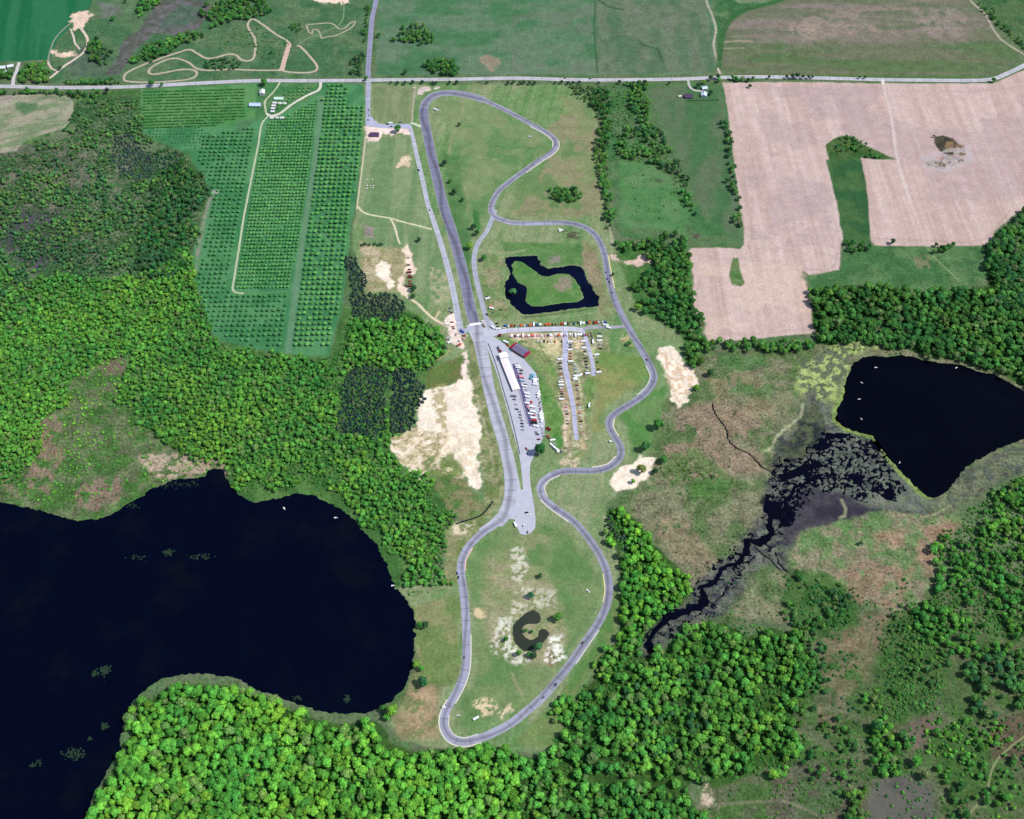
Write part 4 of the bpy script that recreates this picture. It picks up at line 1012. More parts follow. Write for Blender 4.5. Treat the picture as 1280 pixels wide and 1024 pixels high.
def plant_mesh(name, rng, kind, leafmat, with_trunk=True):
    v, f, c = crown_data(rng, kind)
    V, F = [], []
    if with_trunk: V, F = trunk_data(rng, *TRUNK[kind], kind)
    me = bpy.data.meshes.new(name)
    allv = np.concatenate([v, np.array(V)]) if V else v
    fl = [tuple(x) for x in f.tolist()] + [tuple(i + len(v) for i in q) for q in F]
    me.from_pydata(allv.tolist(), [], fl)
    me.materials.append(leafmat); me.materials.append(M_BARK)
    me.polygons.foreach_set("material_index", [0] * len(f) + [1] * len(F))
    at = me.attributes.new("clump", 'FLOAT', 'POINT')
    at.data.foreach_set("value", np.concatenate([c, np.full(len(V), .5)]).astype(np.float32))
    me.update()
    return me
def trunk_mesh(name, rng, kind):
    V, F = trunk_data(rng, *TRUNK[kind], kind)
    me = bpy.data.meshes.new(name); me.from_pydata([tuple(p) for p in V], [], F); me.materials.append(M_BARK); me.update()
    return me
prng = np.random.default_rng(5)
KMAT = {'broad': M_LEAF, 'pine': M_NEEDLE, 'bush': M_LEAF, 'apple': M_LEAF}
VARS = {'broad': 7, 'pine': 4, 'bush': 5, 'apple': 4}
FULL = {k: [plant_mesh(k + "_plant", prng, k, KMAT[k]) for _ in range(n)] for k, n in VARS.items()}
CROWN = [plant_mesh("broad_crown", prng, 'broad', M_LEAF, False) for _ in range(6)]
STEM = [trunk_mesh("broad_trunk", prng, 'broad') for _ in range(3)]

# a plant = (x, y, radius, height factor, tint rgb)
def scatter(poly, spacing, rad, cols, shift=3.0, jit=0.95, gap=None, seed=0, fade=None, world=False, hf=.9, colscale=45, rag=8):
    """plants all over an outline; gap=(scale, threshold) leaves glades"""
    rng = np.random.default_rng(seed + 100)
    P = np.asarray(poly, float) if world else Wp([(p[0], p[1] + shift) for p in poly])
    x0, y0 = P.min(0); x1, y1 = P.max(0)
    xs = np.arange(x0, x1, spacing); ys_ = np.arange(y0, y1, spacing * .87)
    xx, yy = np.meshgrid(xs, ys_); xx = xx + (np.arange(len(ys_)) % 2)[:, None] * spacing * .5
    xx = xx.ravel() + (rng.random(xx.size) - .5) * spacing * jit * 1.3; yy = yy.ravel() + (rng.random(yy.size) - .5) * spacing * jit * 1.3
    k = in_poly(P, xx + (vnoise(xx / 13, yy / 13, 3) - .5) * 12 + (vnoise(xx / 34, yy / 34, 2) - .5) * 2 * rag, yy + (vnoise(xx / 13, yy / 13, 6) - .5) * 12 + (vnoise(xx / 34, yy / 34, 5) - .5) * 2 * rag)
    xx, yy = xx[k], yy[k]
    if gap:
        g = fbm(xx, yy, gap[0], seed + 1, 3) + (rng.random(len(xx)) - .5) * .12 + (fbm(xx, yy, 13, seed + 5, 2) - .5) * .22
        k = g > gap[1]; xx, yy = xx[k], yy[k]
    n = len(xx)
    r = rad[0] + (rad[1] - rad[0]) * rng.random(n) ** 1.5
    t = np.clip((fbm(xx, yy, colscale, seed + 2, 3) - .5) * 2.6 + .5 + rng.normal(0, .28, n), 0, 1)
    ca, cb = alb(cols[0]) , alb(cols[1])
    col = ca * (1 - t[:, None]) + cb * t[:, None]
    col = col * (0.66 + .62 * rng.random((n, 1)))
    yw = np.clip(rng.normal(0, .55, (n, 1)) + (fbm(xx, yy, 70, seed + 4, 2)[:, None] - .5) * 2, -1, 1.4)
    col = col * np.concatenate([1 + .26 * yw, 1 + .03 * yw, 1 - .12 * yw], 1)
    od = rng.random(n) < .07; col[od] = col[od] * .5 + alb((118,128,92)) * .5
    if len(cols) > 2:
        q = rng.random(n) < cols[3]; col[q] = alb(cols[2])
    h = hf * (0.85 + .3 * rng.random(n))
    lum = (col @ np.array([.25, .65, .10]))[:, None]
    return np.column_stack([xx, yy, r, h, np.maximum(col * 1.03 - lum * .03, .004) * np.array([1.03, 1.0, .90]) * 1.13])
def keep_off(pl, outlines=(), lines=()):
    """drop plants standing on paving, water or fields"""
    k = np.ones(len(pl), bool)
    for o in outlines: k &= ~in_poly(Wp(o), pl[:, 0], pl[:, 1])
    for pts, wd in lines: k &= line_dist(smooth_line(Wp(pts), 12), pl[:, 0], pl[:, 1]) > wd
    return pl[k]
BR = 1.55   # sunlit crowns are seen partly self shaded, so leaf colours are given a little lighter than they look
def cc(c): return tuple(min(255, v) for v in c)
BRIGHT = (cc((112,178,70)), cc((84,150,62)))
BRIGHT2 = (cc((102,164,70)), cc((72,134,60)))
MIDG = (cc((84,138,66)), cc((56,108,54)))
DARKG = (cc((56,100,66)), cc((68,114,68)))
DULL = (cc((92,124,74)), cc((70,100,66)))
broad = []
PINES = {
 "a": [(433,318),(446,316),(455,335),(457,362),(450,372),(440,372),(432,350)],
 "b": [(438,376),(455,366),(472,363),(490,364),(503,374),(508,388),(500,398),(478,400),(452,398),(436,390)],
 "c": [(430,468),(446,456),(470,452),(484,458),(488,472),(482,500),(482,530),(478,542),(462,546),(440,542),(424,540),(421,520),(424,492)],
 "d": [(490,462),(500,457),(515,460),(528,470),(534,482),(530,500),(522,512),(518,528),(505,538),(490,540),(484,530),(485,500)],
}
def add_b(*a, **k): broad.append(scatter(*a, **k))
# the wood along the bottom, west end bright, east end darker
SW = [(90,1100),(112,1015),(135,970),(155,940),(168,900),(182,880),(205,862),(240,850),(300,860),(340,880),(380,895),(430,905),(470,903),(480,915),(495,935),(540,936),(600,938),(640,943),(650,947),(650,1100)]
SE = [(650,1100),(650,947),(685,947),(696,925),(705,900),(722,870),(742,850),(748,822),(770,805),(785,800),(800,812),(816,818),(850,800),(880,782),(905,780),(935,795),(960,785),(1000,795),(1020,825),(1000,862),(992,902),(1000,930),(985,950),(950,965),(915,975),(880,968),(850,960),(846,975),(870,1010),(880,1100)]
add_b(SW, 7.0, (3.0, 6.8), BRIGHT, seed=1)
add_b(SE, 6.6, (2.6, 6.2), BRIGHT2, seed=2, gap=(22, .37), rag=22)
add_b([(760,850),(850,830),(900,860),(880,930),(800,950),(740,930)], 9, (2.4, 4.8), DARKG, seed=203, gap=(18, .48))
add_b([(1000,795),(990,780),(985,760),(1000,775),(1030,800),(1030,850),(1005,900),(990,880)], 8, (2.4, 4.2), MIDG, seed=201, gap=(26, .35))
DARKC = [(756,640),(764,638),(776,650),(780,670),(784,692),(774,694),(766,672)]
pc = scatter(FOREST_C, 6.4, (2.8, 5.6), BRIGHT, seed=3)
broad.append(pc[~in_poly(Wp([(a, b + 3) for a, b in DARKC]), pc[:, 0], pc[:, 1])])
# west forest
WEST = [(-120,400),(-20,400),(20,380),(60,345),(110,350),(150,352),(190,335),(236,300),(244,340),(255,378),(262,420),(300,436),(345,444),(385,448),(412,448),(422,430),(430,400),(437,378),(440,396),(470,400),(510,386),(535,405),(555,420),(560,440),(540,450),(515,455),(495,455),(487,462),(484,500),(486,530),(500,540),(486,548),(490,568),(505,585),(520,598),(545,620),(570,640),(560,655),(556,680),(560,712),(552,724),(530,728),(508,722),(490,696),(475,668),(452,640),(422,618),(395,611),(370,608),(345,612),(320,618),(302,610),(290,595),(285,575),(262,566),(225,560),(190,540),(172,520),(162,490),(160,460),(150,444),(120,448),(95,470),(60,520),(45,560),(30,590),(0,600),(-120,610)]
pw = scatter(WEST, 5.1, (1.6, 4.2), ((100,160,68), (74,134,62)), seed=4, gap=(24, .30), hf=.8, rag=22)
NWPINE = [(140,166),(165,164),(172,176),(190,190),(196,210),(188,226),(172,220),(150,212),(138,195)]
for p in PINES.values(): pw = pw[~in_poly(Wp([(a, b + 4) for a, b in p]), pw[:, 0], pw[:, 1])]
broad.append(pw)
NWW = [(-150,198),(20,194),(40,180),(90,160),(95,126),(120,118),(172,118),(178,168),(200,180),(238,194),(264,240),(255,268),(244,300),(236,330),(190,350),(150,345),(120,350),(60,345),(20,380),(-30,400),(-150,400)]
pn = scatter(NWW, 5.6, (1.4, 3.7), ((64,108,70), (92,142,76)), seed=5, gap=(22, .47), hf=.8, rag=30)
pn = pn[~in_poly(Wp([(a, b + 3) for a, b in NWPINE]), pn[:, 0], pn[:, 1])]
broad.append(pn)
add_b([(190,226),(230,200),(258,240),(240,300),(236,340),(160,350),(180,290),(190,250)], 6.4, (2.4, 4.6), (DARKG[0], MIDG[1]), seed=6, gap=(40, .35))
add_b([(0,330),(60,345),(40,420),(60,480),(30,520),(-60,530),(-60,380)], 7, (2.0, 4.0), BRIGHT2, seed=7, gap=(30, .45))
add_b([(435,398),(500,400),(555,425),(560,442),(520,455),(480,450),(440,450),(425,430)], 7, (2.8, 5.0), BRIGHT2, seed=71, gap=(30, .25))
# east wood and its hedges
add_b(FOREST_E, 8.2, (3.6, 6.6), MIDG, seed=8)
add_b([(1240,300),(1262,278),(1290,258),(1345,240),(1345,470),(1290,400),(1245,380)], 8, (3.6, 6.2), (DARKG[0], MIDG[0]), seed=81)
add_b([(866,422),(885,427),(930,430),(1000,424),(1020,422),(1024,436),(985,440),(930,438),(885,438)], 7, (3.2, 5), MIDG, seed=9)
add_b([(768,300),(790,304),(830,296),(850,292),(862,315),(864,340),(868,375),(878,395),(884,425),(872,460),(860,452),(856,428),(850,410),(822,392),(800,386),(796,362),(804,345),(814,330),(806,316),(790,318),(772,312)], 7.4, (3.4, 5.6), MIDG, seed=10, gap=(35, .30))
add_b([(738,108),(758,106),(764,130),(761,170),(763,220),(768,282),(755,282),(749,230),(743,160)], 6.4, (2.4, 4.8), MIDG, seed=11, gap=(18, .38))
add_b([(712,106),(738,106),(742,128),(726,126),(714,118)], 7, (2.0, 3.6), DULL, seed=12, gap=(16, .42))
add_b([(783,104),(812,106),(814,150),(832,162),(838,185),(850,203),(856,228),(870,256),(876,272),(864,266),(848,225),(822,202),(778,197),(770,178),(786,160),(804,158),(790,140)], 7, (2.8, 4.8), (DARKG[0], MIDG[0]), seed=13, gap=(20, .40))
add_b([(904,138),(909,138),(914,170),(922,235),(930,300),(924,302),(918,250),(908,180)], 7.5, (3.0, 4.6), (DARKG[0], MIDG[0]), seed=14)
add_b([(896,94),(912,94),(962,92),(964,97),(930,100),(898,101)], 7, (3.0, 4.6), (DARKG[0], MIDG[0]), seed=15)
add_b([(686,238),(700,234),(720,234),(730,242),(728,249),(705,251),(690,248)], 5.8, (2.8, 4.2), MIDG, seed=16)
# south east
SEW = [(1345,570),(1290,586),(1258,600),(1232,612),(1205,635),(1188,655),(1172,672),(1168,692),(1176,712),(1168,735),(1152,752),(1142,775),(1160,792),(1200,800),(1225,795),(1290,800),(1345,800)]
add_b(SEW, 7.0, (2.2, 5.4), BRIGHT2, seed=17, gap=(24, .42), rag=26)
add_b([(1200,838),(1235,820),(1290,815),(1345,820),(1345,920),(1290,905),(1240,900),(1212,880),(1205,860)], 7.8, (3.2, 5.8), (MIDG[0], DARKG[0]), seed=18, gap=(34, .30))
add_b([(1160,790),(1190,770),(1215,800),(1290,800),(1290,830),(1200,840)], 10, (3.2, 5.4), BRIGHT2, seed=181, gap=(26, .45))
add_b([(1085,900),(1105,890),(1118,905),(1120,930),(1112,960),(1100,968),(1090,950)], 9, (3.6, 5.4), BRIGHT2, seed=19)
add_b([(1062,985),(1085,975),(1088,1060),(1060,1060)], 7, (3.2, 5.2), MIDG, seed=20)
add_b([(1178,990),(1205,980),(1212,1005),(1200,1020),(1185,1015)], 8, (3.2, 5.2), MIDG, seed=21)
# north west
add_b([(-60,98),(0,98),(14,98),(14,88),(-60,84)], 7.5, (3.0, 4.8), MIDG, seed=22)
add_b([(20,92),(26,82),(52,78),(62,84),(60,102),(24,104)], 7, (3.0, 4.8), MIDG, seed=23)
add_b([(84,98),(145,97),(146,104),(84,104)], 6, (2.6, 3.8), MIDG, seed=24)
add_b([(-20,112),(20,111),(90,113),(118,114),(118,121),(90,120),(60,116),(20,117),(-20,117)], 6.5, (2.8, 4.2), MIDG, seed=25)
add_b([(162,72),(180,58),(215,44),(246,40),(252,46),(225,56),(200,68),(175,77)], 7, (3.0, 4.8), MIDG, seed=26)
add_b([(112,52),(128,45),(132,62),(128,80),(118,72),(110,64)], 7, (3.0, 5.0), MIDG, seed=27)
add_b([(126,60),(140,52),(145,60),(134,80),(126,80)], 8, (2.6, 3.8), DARKG, seed=271)
add_b([(175,20),(200,5),(205,-10),(180,-10)], 7, (2.6, 4.2), BRIGHT2, seed=28)
add_b([(248,2),(320,-4),(345,8),(335,20),(300,22),(262,34),(256,20)], 8, (3.0, 4.8), MIDG, seed=29, gap=(22, .38))
add_b([(256,72),(300,70),(310,82),(285,86),(262,80)], 7.5, (2.2, 3.6), DARKG, seed=30, gap=(20, .35))
add_b([(492,44),(500,36),(525,28),(542,40),(540,54),(520,55),(495,50)], 8, (2.8, 4.4), MIDG, seed=31, gap=(20, .35))
add_b([(522,84),(545,76),(565,74),(578,86),(570,95),(545,95)], 7, (3.0, 4.6), MIDG, seed=32)
add_b([(438,72),(455,60),(458,92),(440,94)], 7.5, (2.8, 4.4), DARKG, seed=34)
add_b([(457,2),(462,0),(458,60),(452,62)], 7, (2.4, 3.6), MIDG, seed=35)
add_b([(360,30),(372,24),(378,34),(366,40)], 7, (2.4, 3.6), MIDG, seed=36)
add_b([(1225,0),(1240,8),(1262,40),(1282,56),(1290,64),(1276,58),(1255,40),(1232,12)], 8, (2.4, 4.0), MIDG, seed=37)
add_b([(1040,178),(1055,170),(1070,172),(1082,182),(1110,196),(1118,200),(1090,198),(1062,186),(1036,190)], 8, (2.0, 3.2), (DARKG[0], MIDG[0]), seed=38, gap=(18, .42))
add_b([(1050,304),(1060,300),(1084,304),(1086,318),(1056,320)], 7.5, (3.0, 4.6), MIDG, seed=39)
add_b([(1160,306),(1172,303),(1192,304),(1190,310),(1178,320),(1168,318),(1162,311)], 7, (3.0, 4.6), MIDG, seed=40)
broad = np.concatenate(broad)
NOT_ON = [LAKE, LAKE2, RING, FIELDS["A"], SMALLF, PAVE, [(p[0] + (4 if p[0] < 300 else -4), p[1]) for p in ORCH], [(458,105),(513,160),(540,290),(566,385),(545,385),(510,365),(460,350),(447,300),(450,230)], [(500,548),(526,500),(590,480),(640,650),(590,660),(600,620),(548,590),(515,590)]]
NOT_LINES = [(TOPROAD, 8), (NROAD, 8), (TRACK, 11), (ACCESS, 8), (RIVER, 7), ([(745,975),(780,977),(800,975),(830,982),(850,990)], 5),
             (DIRTS[5][1], 5), ([(508,371),(530,388),(562,409)], 4)]
broad = keep_off(broad, NOT_ON, NOT_LINES)
# low dim corridor of the creek through the southern wood
cor = line_dist(smooth_line(Wp([(806,815),(795,830),(770,850),(755,880),(745,900),(738,930),(725,960),(710,975),(705,1010)]), 12), broad[:, 0], broad[:, 1])
broad = broad[(cor > 6) | (RNG.random(len(broad)) < .25)]

bush = []
def add_u(*a, **k): bush.append(scatter(*a, **k))
HEATH = [(985,950),(1040,930),(1060,870),(1110,840),(1160,800),(1200,840),(1205,880),(1290,905),(1345,920),(1345,1100),(870,1100),(880,1000),(920,975)]
add_u(HEATH, 11, (1.0, 2.6), BRIGHT2, seed=50, gap=(40, .50))
add_u([(960,945),(1020,925),(1060,940),(1070,985),(1040,1010),(980,1000),(960,970)], 8, (.9, 1.8), MIDG, seed=51, gap=(26, .45))
add_u([(1160,900),(1205,880),(1240,905),(1240,960),(1200,985),(1160,960)], 9, (1.6, 3.8), BRIGHT2, seed=52, gap=(26, .46))
add_u([(1230,920),(1300,900),(1300,1060),(1225,1060)], 11, (1.4, 3.6), MIDG, seed=53, gap=(24, .50))
add_u([(1020,800),(1045,790),(1060,800),(1052,840),(1010,860),(1000,840)], 8, (1.6, 3.2), MIDG, seed=55, gap=(30, .35))
add_u([(1110,790),(1150,775),(1175,800),(1180,860),(1160,880),(1120,890),(1085,880),(1100,830)], 6.5, (1.2, 2.6), (DARKG[0], MIDG[0]), seed=56, gap=(30, .33))
add_u([(1150,745),(1180,700),(1178,790),(1150,790)], 8, (1.6, 3.4), MIDG, seed=57, gap=(30, .30))
add_u([(1130,720),(1175,720),(1150,780),(1120,790),(1110,770)], 10, (1.2, 2.6), MIDG, seed=58, gap=(22, .45))
add_u([(1055,860),(1110,840),(1110,900),(1060,905),(1040,890)], 9, (1.2, 2.6), DARKG, seed=59, gap=(24, .45))
add_u([(0,460),(100,445),(165,450),(200,545),(285,570),(240,590),(190,600),(120,630),(0,615),(0,520)], 7, (.9, 2.4), BRIGHT, seed=60, gap=(26, .47))
add_u([(25,400),(150,360),(200,380),(200,430),(140,444),(100,470),(60,520),(30,560),(-40,560),(-40,420)], 6, (1.3, 3.2), BRIGHT, seed=61, gap=(40, .33))
add_u([(-80,190),(40,185),(110,200),(150,330),(60,345),(20,370),(-80,380)], 7.5, (1.1, 2.6), (DARKG[0], MIDG[0]), seed=62, gap=(26, .45))
add_u([(840,500),(960,500),(960,600),(900,640),(850,720),(800,650),(815,590)], 15, (.7, 1.5), DARKG, seed=63, gap=(30, .52))
add_u([(845,515),(865,510),(870,545),(850,545)], 6, (.8, 1.4), DARKG, seed=64, gap=(10, .50))
add_u([(812,585),(870,575),(905,590),(860,612),(820,600)], 9, (1.0, 2.4), MIDG, seed=65, gap=(20, .45))
add_u([(300,40),(372,20),(372,60),(340,86),(320,60)], 9, (1.0, 2.2), MIDG, seed=66, gap=(26, .46))
add_u([(262,40),(310,25),(312,60),(270,68)], 8, (1.0, 2.0), MIDG, seed=67, gap=(20, .50))
add_u([(800,200),(850,225),(862,262),(850,285),(790,285),(780,240)], 12, (.9, 2.0), MIDG, seed=68, gap=(26, .53))
add_u([(758,110),(788,110),(786,160),(770,196),(762,190)], 9, (1.0, 2.2), MIDG, seed=69, gap=(20, .47))
add_u([(205,852),(245,843),(300,852),(340,868),(380,882),(300,862),(240,853),(205,866),(170,905),(150,945),(160,895)], 4.5, (.9, 1.8), (DULL[0], MIDG[0]), seed=70, gap=(16, .30))
add_u([(300,606),(345,616),(395,614),(425,628),(455,650),(478,680),(492,705),(505,735),(560,728),(545,732),(512,742),(485,690),(450,645),(420,625),(370,612),(320,620)], 4.5, (.9, 2.0), (DULL[0], MIDG[0]), seed=72, gap=(16, .30))
add_u([(440,440),(500,430),(555,445),(545,455),(500,458),(440,455)], 6, (1.2, 2.4), (DULL[0], (112,104,104)), seed=73, gap=(16, .35))
add_u([(1188,470),(1280,480),(1290,492),(1230,462)], 5, (.8, 1.6), DULL, seed=74)
add_u([(1020,432),(1095,425),(1140,436),(1180,446),(1140,442),(1090,438),(1040,440)], 6, (.9, 2.0), DULL, seed=75, gap=(18, .42))
for i, (pl, c) in enumerate(((SW, BRIGHT), (SE, BRIGHT2), (FOREST_C, BRIGHT), (WEST, BRIGHT2), (FOREST_E, MIDG), (SEW, BRIGHT2), (NWW, DARKG))):
    add_u(pl, 5.2, (1.4, 2.6), (tuple(int(v * .88) for v in c[1]), tuple(int(v * .98) for v in c[1])), seed=300 + i, shift=1, gap=(30, .20 if i < 6 else .44))
add_u([(1120,775),(1172,742),(1180,790),(1185,850),(1165,885),(1115,900),(1080,885),(1095,830)], 5.0, (1.0, 2.4), (MIDG[0], MIDG[1]), seed=320, gap=(40, .34))
add_u([(1060,725),(1110,770),(1100,800),(1050,850),(1030,800),(1040,760)], 5.5, (1.0, 2.2), (MIDG[0], MIDG[1]), seed=321, gap=(26, .46))
add_u([(985,710),(1030,712),(1065,745),(1075,780),(1030,800),(1000,790),(980,760)], 5.0, (1.0, 3.4), (MIDG[0], MIDG[1]), seed=322, gap=(22, .44), rag=26)
broad = np.concatenate([broad, scatter([(1000,720),(1040,730),(1070,760),(1060,790),(1010,800),(990,765)], 8, (2.2, 4.6), MIDG, seed=400, gap=(20, .46), rag=20), scatter([(1036,735),(1060,738),(1062,758),(1042,762)], 6, (2.6, 4.4), (DARKG[0], MIDG[1]), seed=401)])
add_u([(760,106),(790,106),(815,150),(850,200),(870,262),(850,250),(820,206),(775,198),(764,150)], 6, (1.0, 2.4), MIDG, seed=323, gap=(20, .45))
add_u([(820,690),(850,720),(870,745),(900,712),(940,690),(900,700),(860,700)], 9, (.8, 1.6), DARKG, seed=324, gap=(20, .50))
add_u([(880,770),(935,765),(960,780),(940,800),(900,790)], 6, (1.2, 2.6), MIDG, seed=325, gap=(24, .42))
add_u([(900,700),(1000,700),(1000,790),(960,780),(900,770)], 10, (.7, 1.6), MIDG, seed=326, gap=(20, .52))
broad = np.concatenate([broad,
  scatter([(1075,868),(1115,850),(1128,880),(1135,930),(1128,965),(1108,970),(1088,935)], 8, (2.4, 5.2), BRIGHT2, seed=410, gap=(18, .42), rag=14),
  scatter([(1000,880),(1060,900),(1085,960),(1050,985),(1000,960),(985,930)], 9, (1.8, 4.0), MIDG, seed=411, gap=(18, .50), rag=18),
  scatter([(1160,905),(1240,890),(1290,930),(1290,1030),(1180,1030),(1165,960)], 10, (1.8, 4.4), BRIGHT2, seed=412, gap=(18, .50), rag=18),
  scatter([(1120,760),(1180,740),(1190,800),(1180,860),(1120,850)], 8, (1.6, 3.8), (DARKG[1], MIDG[0]), seed=413, gap=(18, .45), rag=18),
  scatter([(1000,840),(1040,850),(1020,900),(995,890)], 8, (1.8, 4.0), MIDG, seed=414, gap=(18, .42), rag=14)])
add_u([(980,920),(1290,890),(1290,1060),(870,1060),(880,1000)], 7.5, (.8, 2.2), (DARKG[1], MIDG[0]), seed=330, gap=(22, .52))
add_u([(1060,640),(1180,640),(1170,720),(1120,770),(1060,745)], 14, (.6, 1.3), DARKG, seed=331, gap=(20, .54))
add_u([(0,640),(50,645),(125,652),(200,612),(262,592),(280,600),(262,606),(215,615),(190,625),(125,662),(50,652),(0,640)], 4, (.6, 1.3), (DULL[1], DARKG[0]), seed=332, gap=(10, .46), rag=4)
bush = keep_off(np.concatenate(bush), NOT_ON, NOT_LINES + [(DIRTS[-4][1], 5)])

pine = np.concatenate([scatter(DARKC, 5, (1.8, 2.8), ((50,74,70), (58,84,74)), seed=95, hf=.6)] + [scatter(p, 4.3, (1.8, 3.1), ((44,64,62), (56,78,68)), shift=4, seed=80 + i, hf=.55, jit=.95, rag=3) for i, p in enumerate(PINES.values())] +
   [scatter(NWPINE, 4.8, (1.8, 2.7), ((56,72,78), (66,84,80)), seed=90, gap=(26, .30), hf=.55),
    scatter([(188,190),(225,186),(238,196),(225,215),(196,208)], 7, (1.8, 2.8), ((52,84,68), (62,96,68)), seed=91, gap=(26, .40))])

pine = pine[line_dist(Wp([(490,452),(487,480),(485,510),(483,548)]), pine[:, 0], pine[:, 1]) > 2.2]
# the orchard, planted in straight rows
def rows(corners, du, dv, rad, cols, seed, jit=.5, miss=.06, hf=.7):
    """corners: outline; rows run along the direction of the orchard lane"""
    rng = np.random.default_rng(seed)
    a = np.array(W(402,122)); b = np.array(W(360,440)); d = (a - b) / np.linalg.norm(a - b); e = np.array([d[1], -d[0]])
    P = Wp(corners); U = P @ d; V = P @ e
    uu, vv = np.meshgrid(np.arange(U.min(), U.max(), dv), np.arange(V.min(), V.max(), du))
    uu = uu.ravel() + rng.normal(0, jit, uu.size); vv = vv.ravel() + rng.normal(0, jit, vv.size)
    x = uu * d[0] + vv * e[0]; y = uu * d[1] + vv * e[1]
    k = in_poly(P, x, y) & (rng.random(len(x)) > miss); x, y = x[k], y[k]; n = len(x)
    t = np.clip(fbm(x, y, 50, seed, 3) * 1.6 - .3 + rng.normal(0, .2, n), 0, 1)[:, None]
    col = (alb(cols[0]) * (1 - t) + alb(cols[1]) * t) * (.85 + .5 * rng.random((n, 1)))
    return np.column_stack([x, y, rad[0] + (rad[1] - rad[0]) * rng.random(n), hf * (.85 + .3 * rng.random(n)), col])
OG = ((82,154,76), (108,168,90))
apple = np.concatenate([
 rows([(404,120),(412,106),(436,108),(432,132),(454,134),(447,210),(441,262),(433,320),(426,380),(420,405),(413,438),(366,437),(384,300),(398,200)], 8.2, 10.5, (2.7, 3.7), OG, 1, jit=.35, hf=.85),
 rows([(338,150),(362,144),(398,124),(396,150),(386,215),(374,298),(362,364),(296,362),(300,320),(310,262),(326,190)], 5.6, 8.0, (2.0, 2.8), OG, 2, jit=.35, hf=.8),
 rows([(252,172),(322,158),(320,180),(308,240),(296,310),(288,366),(300,370),(358,370),(354,438),(320,434),(280,420),(262,408),(252,380),(247,350),(254,300),(264,262),(266,232),(246,192)], 8.2, 10.0, (2.4, 3.4), ((64,136,72), (88,150,88)), 3, jit=.4, hf=.8),
 rows([(185,162),(250,158),(262,168),(244,186),(210,178),(188,172)], 6.0, 8.0, (1.2, 1.9), ((56,120,72), (70,132,80)), 4),
 rows([(362,112),(398,108),(394,118),(370,130),(350,140),(344,128)], 8.0, 9.5, (1.9, 2.6), OG, 5),
])
# east west hedged rows in the north west block of the orchard
hr = []
hrng = np.random.default_rng(6)
for k in range(13):
    y = 113 + k * 3.75
    xa, xb = 180, 308 - max(0, k - 9) * 12
    a = np.array(W(xa, y + 2.5)); b = np.array(W(xb, y - 1.0)); L = np.linalg.norm(b - a)
    for j in range(int(L / 2.9)):
        p = a + (b - a) * (j * 2.9 / L) + hrng.normal(0, .25, 2)
        if hrng.random() < .93: hr.append([*p, 1.25 + .5 * hrng.random(), .8 + .3 * hrng.random(), *(alb((86,146,72) if hrng.random() < .6 else (72,130,68)))])
apple = keep_off(np.concatenate([apple, np.array(hr)]), [], [(d[1], 5.5) for d in DIRTS[:2]] + [(TOPROAD, 8)])

# clumps drop a tree when two stand too close
def thin(pl, f):
    cell = {}; keep = []
    order = np.argsort(-pl[:, 2])
    for i in order:
        x, y, r = pl[i, :3]; cx, cy = int(x // 8), int(y // 8); ok = True
        for a in (-1, 0, 1):
            for b in (-1, 0, 1):
                for j in cell.get((cx + a, cy + b), ()):
                    if (pl[j, 0] - x) ** 2 + (pl[j, 1] - y) ** 2 < (f * (pl[j, 2] + r)) ** 2: ok = False; break
                if not ok: break
            if not ok: break
        if ok: cell.setdefault((cx, cy), []).append(i); keep.append(i)
    return pl[np.array(keep)]
broad = thin(broad, .42); bush = thin(bush, .5)

